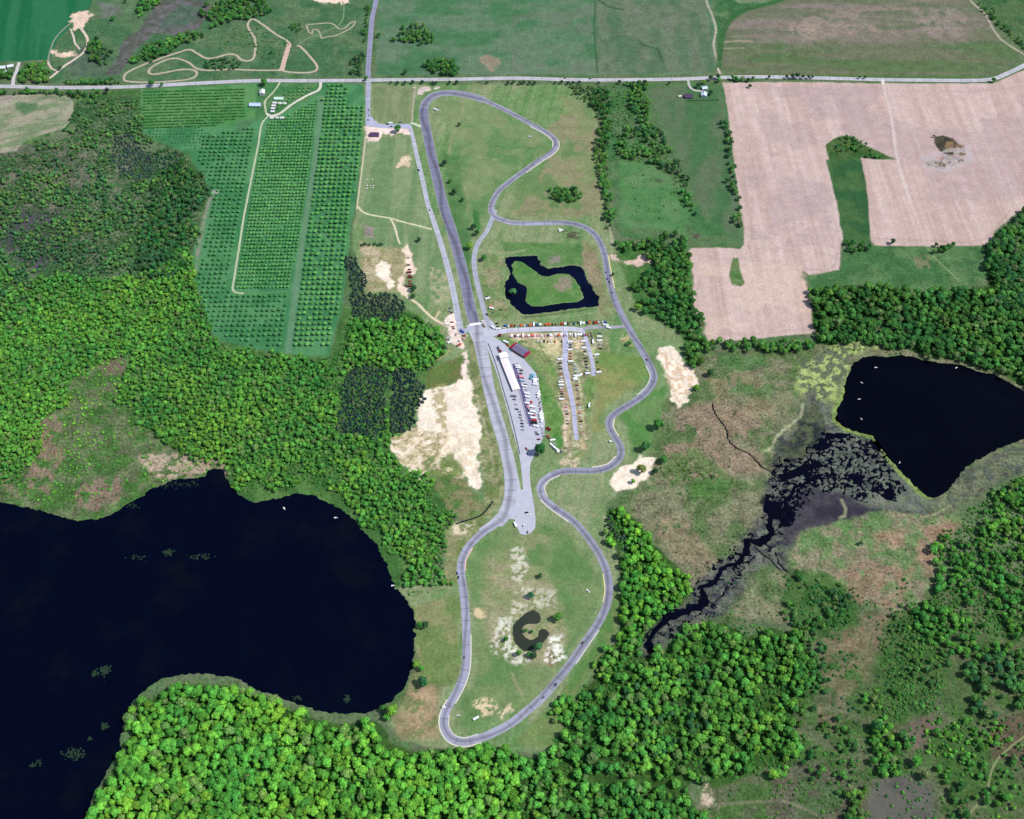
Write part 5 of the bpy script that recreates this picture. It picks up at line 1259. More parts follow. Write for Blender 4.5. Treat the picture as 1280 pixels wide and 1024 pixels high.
def split_near(pl, n, zone=None):
    """the n plants that show largest in the photograph, and the rest"""
    px, py = project(pl[:, 0], pl[:, 1])
    d = np.hypot(pl[:, 1] - CAM_Y, CAM_H); s = pl[:, 2] / d
    vis = (px > 4) & (px < 1276) & (py > 4) & (py < 1018)
    if zone is not None: vis &= in_poly(np.array(zone, float), px, py)
    s = np.where(vis, s, -1)
    k = np.argsort(-s)[:n]; m = np.zeros(len(pl), bool); m[k] = True; m &= vis
    return pl[m], pl[~m]
def gn_stuff(name, pl, meshes, label, cat):
    """one object: a cloud of points that carries a plant on each"""
    me = bpy.data.meshes.new(name)
    n = len(pl); me.vertices.add(n)
    co = np.column_stack([pl[:, 0], pl[:, 1], np.zeros(n)]).astype(np.float32); me.vertices.foreach_set("co", co.ravel())
    rng = np.random.default_rng(n)
    def at(nm, typ, arr, key="value"):
        a_ = me.attributes.new(nm, typ, 'POINT'); a_.data.foreach_set(key, np.ascontiguousarray(arr).ravel())
    at("size", 'FLOAT_VECTOR', np.column_stack([pl[:, 2], pl[:, 2], pl[:, 2] * pl[:, 3]]).astype(np.float32), "vector")
    at("turn", 'FLOAT_VECTOR', np.column_stack([np.zeros(n), np.zeros(n), rng.random(n) * 6.283]).astype(np.float32), "vector")
    at("pick", 'INT', rng.integers(0, len(meshes), n).astype(np.int32))
    at("tint", 'FLOAT_COLOR', np.column_stack([pl[:, 4:7], np.ones(n)]).astype(np.float32), "color")
    o = bpy.data.objects.new(name, me); COL.objects.link(o)
    coll = bpy.data.collections.new(name + "_kinds")
    for i, m in enumerate(meshes):
        q = bpy.data.objects.new("%s_kind_%02d" % (name, i), m); coll.objects.link(q)
    ng = bpy.data.node_groups.new(name + "_spread", 'GeometryNodeTree')
    ng.interface.new_socket("Geometry", in_out='INPUT', socket_type='NodeSocketGeometry')
    ng.interface.new_socket("Geometry", in_out='OUTPUT', socket_type='NodeSocketGeometry')
    gi = ng.nodes.new('NodeGroupInput'); go = ng.nodes.new('NodeGroupOutput')
    ci = ng.nodes.new('GeometryNodeCollectionInfo'); ci.inputs['Collection'].default_value = coll
    ci.inputs['Separate Children'].default_value = True; ci.inputs['Reset Children'].default_value = True
    ip = ng.nodes.new('GeometryNodeInstanceOnPoints'); ip.inputs['Pick Instance'].default_value = True
    def na(nm, typ):
        x = ng.nodes.new('GeometryNodeInputNamedAttribute'); x.data_type = typ; x.inputs['Name'].default_value = nm
        return x.outputs['Attribute']
    L = ng.links.new
    L(gi.outputs[0], ip.inputs['Points']); L(ci.outputs[0], ip.inputs['Instance'])
    L(na("pick", 'INT'), ip.inputs['Instance Index']); L(na("turn", 'FLOAT_VECTOR'), ip.inputs['Rotation']); L(na("size", 'FLOAT_VECTOR'), ip.inputs['Scale'])
    L(ip.outputs[0], go.inputs[0])
    md = o.modifiers.new("spread", 'NODES'); md.node_group = ng
    tag(o, label, cat, kind="stuff")
    return o
print("plants", len(broad), len(bush), len(pine), len(apple), round(time.time() - T0, 1))
irng = random.Random(3)
def place(me, name, p, label, cat, group, trunk=None):
    o = bpy.data.objects.new(name, me); COL.objects.link(o)
    x, y, r, h = p[:4]
    o.location = (x, y, 0); o.rotation_euler = (0, 0, irng.random() * 6.28); o.scale = (r, r, r * h)
    o.color = (*p[4:7], 1)
    tag(o, label, cat, group)
    if trunk is not None:
        t = bpy.data.objects.new("trunk", trunk); COL.objects.link(t); t.parent = o
    return o
SWZ = [(100,1030),(140,960),(180,890),(300,870),(470,915),(500,940),(700,950),(760,960),(760,1030)]
near_b, rest_b = split_near(broad, 235, SWZ)
for i, p in enumerate(near_b):
    place(CROWN[i % 6], "broadleaf_tree", p, "bright green broadleaf tree with a big crown in the wood along the bottom edge", "tree", "broadleaf trees of the wood at the bottom edge", STEM[i % 3])
gn_stuff("broadleaf_woodland", rest_b, FULL['broad'], "green broadleaf woods and hedgerows around the lakes and the circuit", "woodland")
near_p, rest_p = split_near(pine, 300, [(415,440),(540,440),(540,560),(415,560)])
for i, p in enumerate(near_p):
    place(FULL['pine'][i % 4], "pine_tree", p, "dark blue green pine in the two dense pine blocks left of the sand pit", "tree", "pines in the plantation blocks by the sand pit")
gn_stuff("pine_plantation", rest_p, FULL['pine'], "dark pine plantation blocks beside the orchard and the sand pit", "pine wood")
near_a, rest_a = split_near(apple, 300, [(230,300),(460,300),(460,450),(230,450)])
for i, p in enumerate(near_a):
    place(FULL['apple'][i % 4], "orchard_tree", p, "small round green fruit tree in the straight rows at the southern end of the orchard", "fruit tree", "fruit trees at the southern end of the orchard")
gn_stuff("orchard_rows", rest_a, FULL['apple'], "long straight rows of small green fruit trees in the orchard", "orchard")
near_u, rest_u = split_near(bush, 300, [(880,880),(1280,880),(1280,1024),(880,1024)])
for i, p in enumerate(near_u):
    place(FULL['bush'][i % 5], "bush", p, "small green bush scattered on the brown heath in the bottom right corner", "bush", "bushes on the heath in the bottom right corner")
gn_stuff("scrub", rest_u, FULL['bush'], "low green scrub on the marsh edges, shores and rough meadows", "scrub")
print("plants placed", round(time.time() - T0, 1))
#@@PART3
# ------------------------------------------------------------------ single trees that stand apart
def single(px, py, r, c, label, kind='broad', h=1.0, cat="tree", name=None, group=None):
    x, y = W(px, py)
    p = np.array([x, y, r, h, *alb(c)])
    if kind == 'broad':
        return place(CROWN[irng.randrange(6)], name or "broadleaf_tree", p, label, cat, group, STEM[irng.randrange(3)])
    return place(FULL[kind][irng.randrange(VARS[kind])], name or ("pine_tree" if kind == 'pine' else "bush"), p, label, cat, group)
DKC, MDC, LTC, YLC = (54,92,56), (66,128,56), (84,158,58), (112,162,54)
for a in [
 (497.5,165.5,6.0,MDC,"round green tree on the edge of the paved entrance yard, right of the purple roof"),
 (556,207,4.6,DKC,"dark tree on its own between the wide straight and the upper infield"),
 (562.5,229,3.2,MDC,"upper tree of the small clump right of the wide straight"),
 (568,243,4.6,DKC,"largest dark tree of the clump right of the wide straight"),
 (578,252,3.0,DKC,"small dark tree below the clump right of the wide straight"),
 (574,158,3.0,DKC,"small dark tree on the faint track inside the upper loop"),
 (592,287,4.6,DKC,"tall dark tree on the upper end of the tree row left of the slip road"),
 (596,294,4.2,DKC,"dark tree close to the upper part of the slip road"),
 (587,312,5.2,YLC,"bright yellow green tree beside the bend of the slip road"),
 (605,326,4.6,MDC,"dark green tree between the slip road and the ring shaped pond"),
 (524,302,3.4,DKC,"narrow dark tree alone on the meadow left of the access road"),
 (517.5,364,5.0,DKC,"larger of the two dark trees below the row of parked cars"),
 (516.5,373,3.6,DKC,"smaller of the two dark trees below the row of parked cars"),
 (641,369,5.2,(92,150,88),"pale green tree on the islet at the left end of the ring pond"),
 (797,388,5.6,YLC,"bright round tree standing alone just right of the circuit beside the pond meadow"),
 (786,432,3.4,MDC,"small tree on the right verge of the circuit"),
 (822,536,7.2,MDC,"big tree alone above the small white sand patch on the right"),
 (806,563,6.6,(60,112,60),"dark tree with a double crown touching the top of the small sand patch"),
 (801,591,6.4,(134,146,78),"olive yellow tree standing in the small bright sand patch"),
 (791,604,3.2,YLC,"small yellowish bush tree at the lower edge of the small sand patch"),
 (829,578,5.2,MDC,"tree to the right of the small sand patch"),
 (819,592,4.2,DKC,"dark tree just below right of the small sand patch"),
 (675,567,7.6,(50,110,56),"big dark green tree by the lower tip of the paddock"),
 (663,747,4.2,(40,110,72),"blue green tree above the crescent pond"),
 (698,775,5.8,(92,150,60),"round tree right of the crescent pond"),
 (672.5,812,5.4,(66,124,72),"larger tree at the lower shore of the crescent pond"),
 (667,822,4.0,DKC,"dark tree under the crescent pond, right below the larger one"),
 (661,820,3.0,MDC,"small tree under the crescent pond, left of the dark one"),
 (648,819,3.6,(84,140,60),"small tree at the lower left tip of the crescent pond"),
 (632.5,801,3.4,MDC,"small tree on the white gravel left of the crescent pond"),
 (657,790,2.6,MDC,"left one of two little trees on the islet of the crescent pond"),
 (664.5,791,2.2,MDC,"right one of two little trees on the islet of the crescent pond"),
 (675,722,3.2,DKC,"dark low tree on the left part of the southern infield"),
 (532,784,4.4,DKC,"dark tree on the right shore of the big lake, uppermost of four"),
 (525,784,4.0,MDC,"grey green tree at the water just left of the dark one"),
 (521,833,4.6,YLC,"light green tree at the water on the right shore of the big lake"),
 (527,838,3.8,LTC,"light green tree behind the one at the water on the right shore"),
 (529,856,6.4,(56,112,66),"dark round tree below the light green ones by the lake"),
 (491,892,7.0,YLC,"bright yellow green tree at the lower right corner of the big lake"),
 (480,888,4.4,MDC,"tree beside the bright yellow green one at the lake corner"),
 (484,899,4.4,LTC,"tree just under the bright yellow green one at the lake corner"),
 (1075,681,2.8,DKC,"dark bush alone on the pale meadow below the marsh"),
 (766,345,2.6,DKC,"small dark tree close to the right side of the circuit"),
 (887,470,5.0,DKC,"dark tree on the meadow right of the large pale sand patch"),
 (870,488,4.4,YLC,"light green tree at the lower corner of the large pale sand patch"),
 (836,393,4.0,DKC,"dark tree on the left edge of the wood beside the circuit"),
 (1115,305,4.2,DKC,"dark tree on the lower edge of the right ploughed field"),
 (1167,172,2.2,DKC,"tiny bush beside the muddy hollow of the ploughed field"),
 (1241,103,4.0,MDC,"tree where the main road starts to bend at the right"),
 (1143,955,6.2,LTC,"tree alone on grey earth with a long shadow, right of the bush strip"),
 (1154,972,5.8,(120,140,84),"pale tree with a long shadow at the top corner of the bare patch"),
 (1094,912,6.6,(58,116,60),"big tree at the upper end of the short tree row on the heath"),
 (1127,923,6.4,(78,128,66),"big rounded tree with pale crown right of the short tree row on the heath"),
 (191,108,5.6,MDC,"large tree leaning over the main road above the hedged orchard rows"),
 (203,108,3.2,MDC,"small tree by the main road right of the large one"),
 (331,107,5.8,MDC,"big tree beside the white farmhouse at the road"),
 (135,117,4.6,(52,66,70),"dark blue green tree below the road at the left"),
 (458,101,4.0,MDC,"tree on the corner of the crossroads"),
 (76,88,3.4,DKC,"tree at the fork of the sandy quarry road"),
 (142,26,3.8,MDC,"tree between the quarry and the brown hollow"),
 (157,4,3.0,DKC,"small dark tree at the top edge above the brown hollow"),
 (340,67,3.2,MDC,"bush beside the motocross track"),
 (474,47,4.2,MDC,"tree right beside the north road"),
 (507,93,4.2,DKC,"dark low tree above the main road right of the crossroads"),
 (937,110,3.2,DKC,"bush at the top edge of the left ploughed field"),
 (872,110,4.0,DKC,"dark tree left of the small white house"),
 (880,105,3.4,YLC,"light green tree in the garden of the farmhouse at the field corner"),
 (888,101,4.6,DKC,"dark tree by the road above the white house"),
 (897,99,4.4,DKC,"dark tree at the road where the hedge begins"),
 (888,119,4.2,DKC,"dark tree right of the white roofed house"),
 (555,437,3.4,DKC,"dark tree standing below the sandy yard beside the wood"),
]:
    single(*a)
gr = "small dark trees along the main road"
for px, r in ((489,2.4),(497,3.0),(506,3.2),(516,3.2),(528,3.2),(541,2.8),(545,3.0),(562,3.0),(571,3.4),(609,2.4),(635,3.0),(642,3.0),(650,3.2),(655,3.2),(662,3.2),(668,3.0),(694,2.6),(702,3.2),(710,3.0),(716,3.2),(724,3.2),(748,2.6),(774,3.4),(791,3.0),(806,4.2),(836,2.8)):
    single(px, 105.2 + (px % 3) * .5, r, (52,84,58), "small dark tree in the broken row along the lower side of the main road", group=gr, name="roadside_tree")
for px, r in ((961,3.0),(983,3.2),(990,4.0),(996,4.6),(1003,3.4),(1010,3.0),(1015,2.8),(1074,2.4),(1081,2.4)):
    single(px, 98.5, r, (52,84,52), "small tree in the loose row between the road and the ploughed fields", group="small trees between the road and the ploughed fields", name="roadside_tree")
for i, px in enumerate((452.5,457,462,468,473,477)):
    single(px, 307 - (i % 2), 3.2, (58,98,56), "bush in the short dark hedge above the sandy parking lot", 'bush', cat="bush", group="hedge bushes above the sandy lot")

# ------------------------------------------------------------------ buildings
def roofmat(name, c, ribs=1.1, rough=0.5):
    m, nt, b = new_mat(name)
    tc = N(nt, "ShaderNodeTexCoord"); sep = N(nt, "ShaderNodeSeparateXYZ"); nt.links.new(tc.outputs["Object"], sep.inputs[0])
    s = mathn(nt, 'SINE', mathn(nt, 'MULTIPLY', sep.outputs[0], 6.283 / ribs))
    n = noise_n(nt, 0.5, 3, 0.6, tc.outputs["Object"])
    f = mathn(nt, 'ADD', mathn(nt, 'MULTIPLY_ADD', s, 0.06, 0.8), mathn(nt, 'MULTIPLY', n, 0.4))
    rgb = N(nt, "ShaderNodeRGB"); rgb.outputs[0].default_value = (*alb(c), 1)
    nt.links.new(mulcol(nt, rgb.outputs[0], f), b.inputs["Base Color"]); b.inputs["Roughness"].default_value = rough
    return m
_rm = {}
def rmat(c):
    if c not in _rm: _rm[c] = roofmat("sheet_roof_%d" % len(_rm), c)
    return _rm[c]
_wm = {}
def wmat(c):
    if c not in _wm: _wm[c] = plain("wall_paint_%d" % len(_wm), alb(c), 0.8, var=0.08)
    return _wm[c]
def boxv(x0, x1, y0, y1, z0, z1):
    return [(x0,y0,z0),(x1,y0,z0),(x1,y1,z0),(x0,y1,z0),(x0,y0,z1),(x1,y0,z1),(x1,y1,z1),(x0,y1,z1)], [(0,3,2,1),(4,5,6,7),(0,1,5,4),(1,2,6,5),(2,3,7,6),(3,0,4,7)]
def box(name, b, mat, parent):
    v, f = boxv(*b); return link_mesh(name, v, f, mat, parent)
def building(name, px, py, L, D, wh, rh, ang, roofc, wallc, label, cat="building", doors=2, windows=3, annex=None, group=None, chimney=False):
    """gabled building, ridge along its length; ang in degrees from world X"""
    x, y = W(px, py)
    e = bpy.data.objects.new(name, None); COL.objects.link(e); e.location = (x, y, 0); e.rotation_euler = (0, 0, math.radians(ang))
    tag(e, label, cat, group)
    h, d = L / 2, D / 2
    wv = [(-h,-d,-.1),(h,-d,-.1),(h,d,-.1),(-h,d,-.1),(-h,-d,wh),(h,-d,wh),(h,d,wh),(-h,d,wh),(-h,0,wh+rh-.05),(h,0,wh+rh-.05)]
    link_mesh("wall", wv, [(0,1,5,4),(2,3,7,6),(1,2,6,9,5),(3,0,4,8,7),(0,3,2,1)], wmat(wallc), e)
    o = .5; k = rh / d; t = .18
    rv = []
    for sx in (-h - o, h + o):
        for (yy, zz) in ((-d - o, wh - k * o), (0, wh + rh), (d + o, wh - k * o)):
            rv += [(sx, yy, zz + .03), (sx, yy, zz + t)]
    rf = [(0,2,8,6),(2,4,10,8),(1,7,9,3),(3,9,11,5),(0,1,3,2),(2,3,5,4),(6,8,9,7),(8,10,11,9),(0,6,7,1),(4,5,11,10)]
    roof = link_mesh("roof", rv, rf, rmat(roofc), e)
    box("ridge_cap", (-h - o, h + o, -.2, .2, wh + rh + t - .06, wh + rh + t + .07), rmat(tuple(max(0, q - 18) for q in roofc)), roof)
    if chimney: box("chimney", (h * .3, h * .3 + .7, d * .3, d * .3 + .7, wh + rh * .4, wh + rh + .9), wmat((120,80,70)), roof)
    for i in range(doors):
        cx = -h + L * (i + .5) / max(doors, 1); wd = min(1.6, L / (doors * 2.6)); dh = min(2.6, wh - .4)
        dd = box("door", (cx - wd, cx + wd, -d - .07, -d + .02, 0, dh), wmat((92,88,92)), e)
        box("handle", (cx + wd - .3, cx + wd - .2, -d - .12, -d - .07, 1.0, 1.25), M_GREYMETAL, dd)
    for i in range(windows):
        cx = -h + L * (i + 1) / (windows + 1)
        ww = box("window", (cx - .5, cx + .5, d - .02, d + .06, 1.1, 2.1), M_GLASS, e)
        box("sill", (cx - .6, cx + .6, d + .0, d + .14, .98, 1.09), wmat((210,210,205)), ww)
    if annex:
        for sx in (-1, 1):
            a0, a1 = (h + .6, h + .6 + annex[0]) if sx > 0 else (-h - .6 - annex[0], -h - .6)
            v = [(a0,-d,wh-.5),(a1,-d,wh-.5),(a1,d,wh-.5),(a0,d,wh-.5),(a0,-d,wh-.3),(a1,-d,wh-.3),(a1,d,wh-.3),(a0,d,wh-.3),(a0,0,wh+rh*.75),(a1,0,wh+rh*.75)]
            link_mesh("porch_roof", v, [(0,3,2,1),(4,5,9,8),(8,9,6,7),(0,1,5,4),(2,3,7,6),(1,2,6,9,5),(3,0,4,8,7)], rmat(annex[1]), e)
            for yy in (-d + .3, d - .3):
                xx = a1 - .3 if sx > 0 else a0 + .3
                box("post", (xx - .1, xx + .1, yy - .1, yy + .1, 0, wh - .5), M_GREYMETAL, e)
    return e
building("ticket_office", 468.3, 169.5, 15.5, 9.0, 3.2, 2.2, -1, (86,62,100), (196,176,176), "small building with a dark purple roof at the gate of the race ground", doors=3, chimney=True)
building("paddock_barn", 650.6, 439.3, 21, 13.5, 3.8, 2.2, -40, (122,118,142), (150,60,80), "grey roofed barn with dark red porch roofs at both ends, beside the paddock", "barn", annex=(4.0, (164,34,78)))
building("pit_garage", 637.2, 468.5, 64, 10.5, 3.6, 0.9, -72.5, (250,240,240), (226,220,222), "long white roofed pit garage along the pit lane", "garage", doors=12, windows=10)
building("pit_tower", 629.3, 447.5, 9, 11.5, 6.0, .8, -72.5, (252,246,246), (226,220,222), "square white tower block at the upper end of the long white garage", "tower", doors=1, windows=3)
building("farmhouse", 328.2, 117.5, 10.5, 8.5, 5.0, 2.4, 92, (238,242,242), (226,226,222), "white farmhouse under the big tree at the road beside the orchard", "house", chimney=True)
building("farm_shed", 319, 132.5, 19.5, 8.5, 3.4, 1.6, -1, (196,214,240), (190,196,206), "long pale blue roofed shed left of the orchard drive", "shed", doors=3)
building("greenhouse", 348.7, 124.2, 16.5, 6.5, 2.6, 1.5, -1, (206,236,216), (196,222,206), "long pale green glasshouse in the orchard yard", "greenhouse", doors=1, windows=5)
for (px, py, t) in ((343.6,129.6,"topmost white cabin in the column of four beside the orchard drive"), (342.4,133,"second white cabin from the top of the column beside the orchard drive"), (341.5,136.5,"third white cabin from the top of the column beside the orchard drive"), (341,140.3,"lowest white cabin of the column beside the orchard drive"),
    (350,130.3,"white cabin to the right of the column, left one of two"), (355.8,130.3,"white cabin to the right of the column, right one of two"),
    (340,148.3,"left one of the three white cabins below the curve of the yard lane"), (346.7,148.3,"middle one of the three white cabins below the curve of the yard lane"), (353,148.3,"right one of the three white cabins below the curve of the yard lane")):
    building("cabin", px, py, 6.4, 4.0, 2.4, 1.0, -2, (236,232,234), (214,208,208), t, "cabin", doors=1, windows=1, group="white cabins of the orchard farm")
building("purple_barn", 860.5, 121.5, 14, 9.5, 3.2, 2.0, -2, (84,62,98), (170,120,130), "dark purple roofed barn left of the white house", "barn", doors=3)
building("white_house", 879.8, 119.8, 10, 9.5, 4.0, 2.2, 78, (214,228,246), (220,220,224), "house with a bright white roof at the corner of the ploughed field", "house", chimney=True)
building("small_white_house", 880.4, 111.2, 9.5, 7.5, 3.0, 1.8, 14, (206,214,228), (206,206,210), "smaller white roofed house just above the bright white one", "house", doors=1)
building("field_hut", 850, 121.2, 5.5, 3, 2.2, .6, 12, (236,232,228), (220,210,205), "tiny white hut on the bare rectangle left of the purple barn", "hut", doors=1, windows=1)
building("white_barn", 13.5, 84, 11, 7, 3.4, 1.8, 20, (226,230,238), (210,210,212), "white roofed barn at the left edge, right one of the farm", "barn", doors=2)
building("white_long_barn", 2, 86, 15, 8, 3.6, 2.0, 8, (228,232,242), (210,210,214), "long white roofed barn cut by the left edge of the photo", "barn", doors=2)
building("farm_hut", 9.5, 91, 8, 5, 2.6, 1.4, -25, (214,222,226), (206,206,206), "small white roofed hut below the barns at the left edge", "hut", doors=1)

# ------------------------------------------------------------------ vehicles
CN = {"white": (238,238,238), "silver": (176,180,186), "black": (22,22,26), "red": (190,34,40), "dark red": (116,26,38), "blue": (44,70,150), "tan": (186,164,130), "orange": (220,98,60), "teal": (70,160,176), "grey": (110,112,120), "green": (48,92,60), "pale blue": (168,200,224), "pink": (226,150,160), "yellow": (222,196,90)}
def loft(V, F, MI, rects, mis, ch=.16):
    base0 = len(V)
    for (z, x0, x1, hw) in rects:
        c = min(ch, hw * .4)
        V += [(x0 + c, -hw, z), (x1 - c, -hw, z), (x1, -hw + c, z), (x1, hw - c, z), (x1 - c, hw, z), (x0 + c, hw, z), (x0, hw - c, z), (x0, -hw + c, z)]
    for i in range(len(rects) - 1):
        for k in range(8):
            F.append((base0 + i * 8 + k, base0 + i * 8 + (k + 1) % 8, base0 + (i + 1) * 8 + (k + 1) % 8, base0 + (i + 1) * 8 + k)); MI.append(mis[i])
    F.append(tuple(base0 + 7 - k for k in range(8))); MI.append(mis[0])
    F.append(tuple(base0 + (len(rects) - 1) * 8 + k for k in range(8))); MI.append(mis[-1])
def wheel_geo(V, F, MI, x, y, r=.33, wd=.22, mi=2):
    b = len(V); n = 12
    for s in (-wd / 2, wd / 2):
        for k in range(n):
            a = 6.283 * k / n; V.append((x + r * math.cos(a), y + s, r + r * math.sin(a)))
    for k in range(n): F.append((b + k, b + (k + 1) % n, b + n + (k + 1) % n, b + n + k)); MI.append(mi)
    F.append(tuple(b + n - 1 - k for k in range(n))); F.append(tuple(b + n + k for k in range(n))); MI += [mi, mi]
SPEC = {
 "car": dict(body=[(.28,-2.2,2.15,.82),(.5,-2.28,2.25,.9),(.82,-2.22,2.15,.88),(.9,-2.1,1.9,.82)], cab=[(.88,-1.75,1.0,.78),(1.32,-1.2,.35,.66),(1.42,-1.05,.2,.6)], wheels=[(-1.35,.33),(1.35,.33)], hw=.8),
 "van": dict(body=[(.32,-2.4,2.4,.9),(.6,-2.5,2.5,.98),(1.0,-2.45,2.35,.96),(1.08,-2.4,2.2,.92)], cab=[(1.06,-2.35,1.5,.9),(1.75,-2.2,.95,.8),(1.88,-2.1,.8,.76)], wheels=[(-1.5,.38),(1.5,.38)], hw=.88),
 "pickup": dict(body=[(.4,-2.7,2.7,.9),(.7,-2.75,2.8,.98),(1.02,-2.7,2.7,.95),(1.08,-2.6,2.5,.9)], cab=[(1.06,-.6,1.5,.86),(1.65,-.4,.9,.78),(1.78,-.3,.8,.72)], wheels=[(-1.7,.4),(1.75,.4)], hw=.88),
 "race": dict(body=[(.15,-2.1,2.2,.85),(.4,-2.2,2.35,.92),(.7,-2.15,2.2,.9),(.78,-2.0,1.9,.82)], cab=[(.76,-1.5,.8,.72),(1.12,-1.0,.2,.6),(1.2,-.9,.1,.55)], wheels=[(-1.35,.32),(1.4,.32)], hw=.84),
 "trailer": dict(body=[(.5,-3.9,3.6,1.15),(.6,-3.95,3.9,1.2),(2.55,-3.95,3.9,1.2),(2.75,-3.8,3.7,1.08)], cab=None, wheels=[(-.7,.36),(.25,.36)], hw=1.12),
 "motorhome": dict(body=[(.4,-4.6,4.5,1.15),(.7,-4.7,4.7,1.24),(2.9,-4.7,4.3,1.24),(3.1,-4.5,4.1,1.15)], cab=None, wheels=[(-2.4,.45),(3.0,.45)], hw=1.1, glass=True),
}
VMATS = [M_PAINT, M_GLASS, M_TYRE]
_vm = {}
def vehicle_mesh(kind):
    if kind not in _vm:
        s = SPEC[kind]; V, F, MI = [], [], []
        loft(V, F, MI, s["body"], [0] * 4)
        if s["cab"]: loft(V, F, MI, s["cab"], [1, 0, 0], .12)
        if s.get("glass"): loft(V, F, MI, [(1.7,4.0,4.74,1.1),(2.4,3.9,4.55,1.1)], [1, 1])
        if kind == "trailer": loft(V, F, MI, [(.45,3.9,5.0,.06),(.55,3.9,5.0,.06)], [2, 2], .01)
        if kind == "race": loft(V, F, MI, [(1.15,-2.3,-2.0,.75),(1.2,-2.3,-2.0,.75)], [0, 0], .02)
        if kind == "pickup": loft(V, F, MI, [(1.085,-2.5,-.75,.75),(1.09,-2.5,-.75,.75)], [2, 2], .05)
        for (x, r) in s["wheels"]:
            for sy in (-1, 1): wheel_geo(V, F, MI, x, sy * s["hw"], r)
        me = bpy.data.meshes.new(kind); me.from_pydata(V, [], F)
        for m in VMATS: me.materials.append(m)
        me.polygons.foreach_set("material_index", MI); me.update(); _vm[kind] = me
    return _vm[kind]
NAMES = {"car": "parked_car", "van": "parked_van", "pickup": "pickup_truck", "race": "race_car", "trailer": "box_trailer", "motorhome": "motorhome"}
CATS = {"car": "car", "van": "van", "pickup": "pickup truck", "race": "race car", "trailer": "trailer", "motorhome": "motorhome"}
NV = 0
def vehicle(px, py, kind, col, head, label, group=None, z=0.12, parts=False, name=None):
    global NV; NV += 1
    x, y = W(px, py)
    c = alb(CN[col]) if col != "white" else np.array([.72,.72,.72])
    nm = name or NAMES[kind]
    if parts:
        s = SPEC[kind]
        e = bpy.data.objects.new(nm, None); COL.objects.link(e)
        V, F, MI = [], [], []; loft(V, F, MI, s["body"], [0] * 4)
        b = link_mesh("body", V, F, VMATS, e, MI); b.color = (*c, 1)
        if s["cab"]:
            V, F, MI = [], [], []; loft(V, F, MI, s["cab"], [1, 1, 1], .12); link_mesh("window", V, F, VMATS, e, MI)
            V, F, MI = [], [], []; z2, a0, a1, hw = s["cab"][-1]; loft(V, F, MI, [(z2 + .004, a0, a1, hw), (z2 + .05, a0 + .05, a1 - .05, hw - .04)], [0], .12)
            r = link_mesh("roof", V, F, VMATS, e, MI); r.color = (*c, 1)
        for sx in (-1, 1):
            for hx in (1,):
                V, F, MI = [], [], []; x1 = s["body"][1][2]
                loft(V, F, MI, [(.56, x1 - .12, x1 + .02, .14), (.7, x1 - .12, x1 + .02, .14)], [0], .02)
                V = [(a, bb + sx * s["hw"] * .68, cc_) for a, bb, cc_ in V]
                link_mesh("headlight", V, F, [M_GREYMETAL], e)
        for (wx, r_) in s["wheels"]:
            for sy in (-1, 1):
                V, F, MI = [], [], []; wheel_geo(V, F, MI, wx, sy * s["hw"], r_, mi=0); link_mesh("wheel", V, F, [M_TYRE], e)
        o = e
    else:
        o = bpy.data.objects.new(nm, vehicle_mesh(kind)); COL.objects.link(o); o.color = (*c, 1)
    o.location = (x, y, z); o.rotation_euler = (0, 0, math.radians(head))
    tag(o, label, CATS[kind], group)
    return o
def tent(px, py, col, size, rot, label, group=None):
    x, y = W(px, py)
    e = bpy.data.objects.new("canopy_tent", None); COL.objects.link(e); e.location = (x, y, .1); e.rotation_euler = (0, 0, math.radians(rot))
    h = size / 2; zt = 2.3
    top = link_mesh("canopy", [(-h,-h,zt),(h,-h,zt),(h,h,zt),(-h,h,zt),(0,0,zt+1.1),(-h,-h,zt-.35),(h,-h,zt-.35),(h,h,zt-.35),(-h,h,zt-.35)],
        [(0,1,4),(1,2,4),(2,3,4),(3,0,4),(5,6,1,0),(6,7,2,1),(7,8,3,2),(8,5,0,3)], M_CLOTH, e)
    top.color = (*(alb(CN[col]) if col != "white" else (.72,.72,.72)), 1)
    for sx in (-1, 1):
        for sy in (-1, 1): box("leg", (sx*(h-.1)-.04, sx*(h-.1)+.04, sy*(h-.1)-.04, sy*(h-.1)+.04, 0, zt-.02), M_GREYMETAL, e)
    tag(e, label, "tent", group)
vr = random.Random(21)
WHAT = {"car": "car", "van": "van", "pickup": "pickup truck", "trailer": "box trailer", "motorhome": "motorhome", "tent": "canopy tent"}
ROWS_SEEN = {}
def vrow(items, where, group):
    """items: (px, py, kind, colour, heading); every one is told by its colour and its two neighbours"""
    n = len(items); labs = []
    for i, it in enumerate(items):
        a = items[i - 1][3] if i else None; b = items[i + 1][3] if i < n - 1 else None
        me_ = "%s %s" % (it[3], WHAT[it[2]])
        if a and b: l = "%s between %s and %s, %s" % (me_, a, b, where) if a != b else "%s between two %s ones, %s" % (me_, a, where)
        elif b: l = "%s first before %s, %s" % (me_, b, where)
        else: l = "%s last after %s, %s" % (me_, a, where)
        labs.append(l)
    for it, l in zip(items, labs):
        if it[2] == "tent": tent(it[0], it[1], it[3], 4.0 if len(it) < 6 else it[5], it[4], l, group)
        else: vehicle(it[0], it[1], it[2], it[3], it[4], l, group)
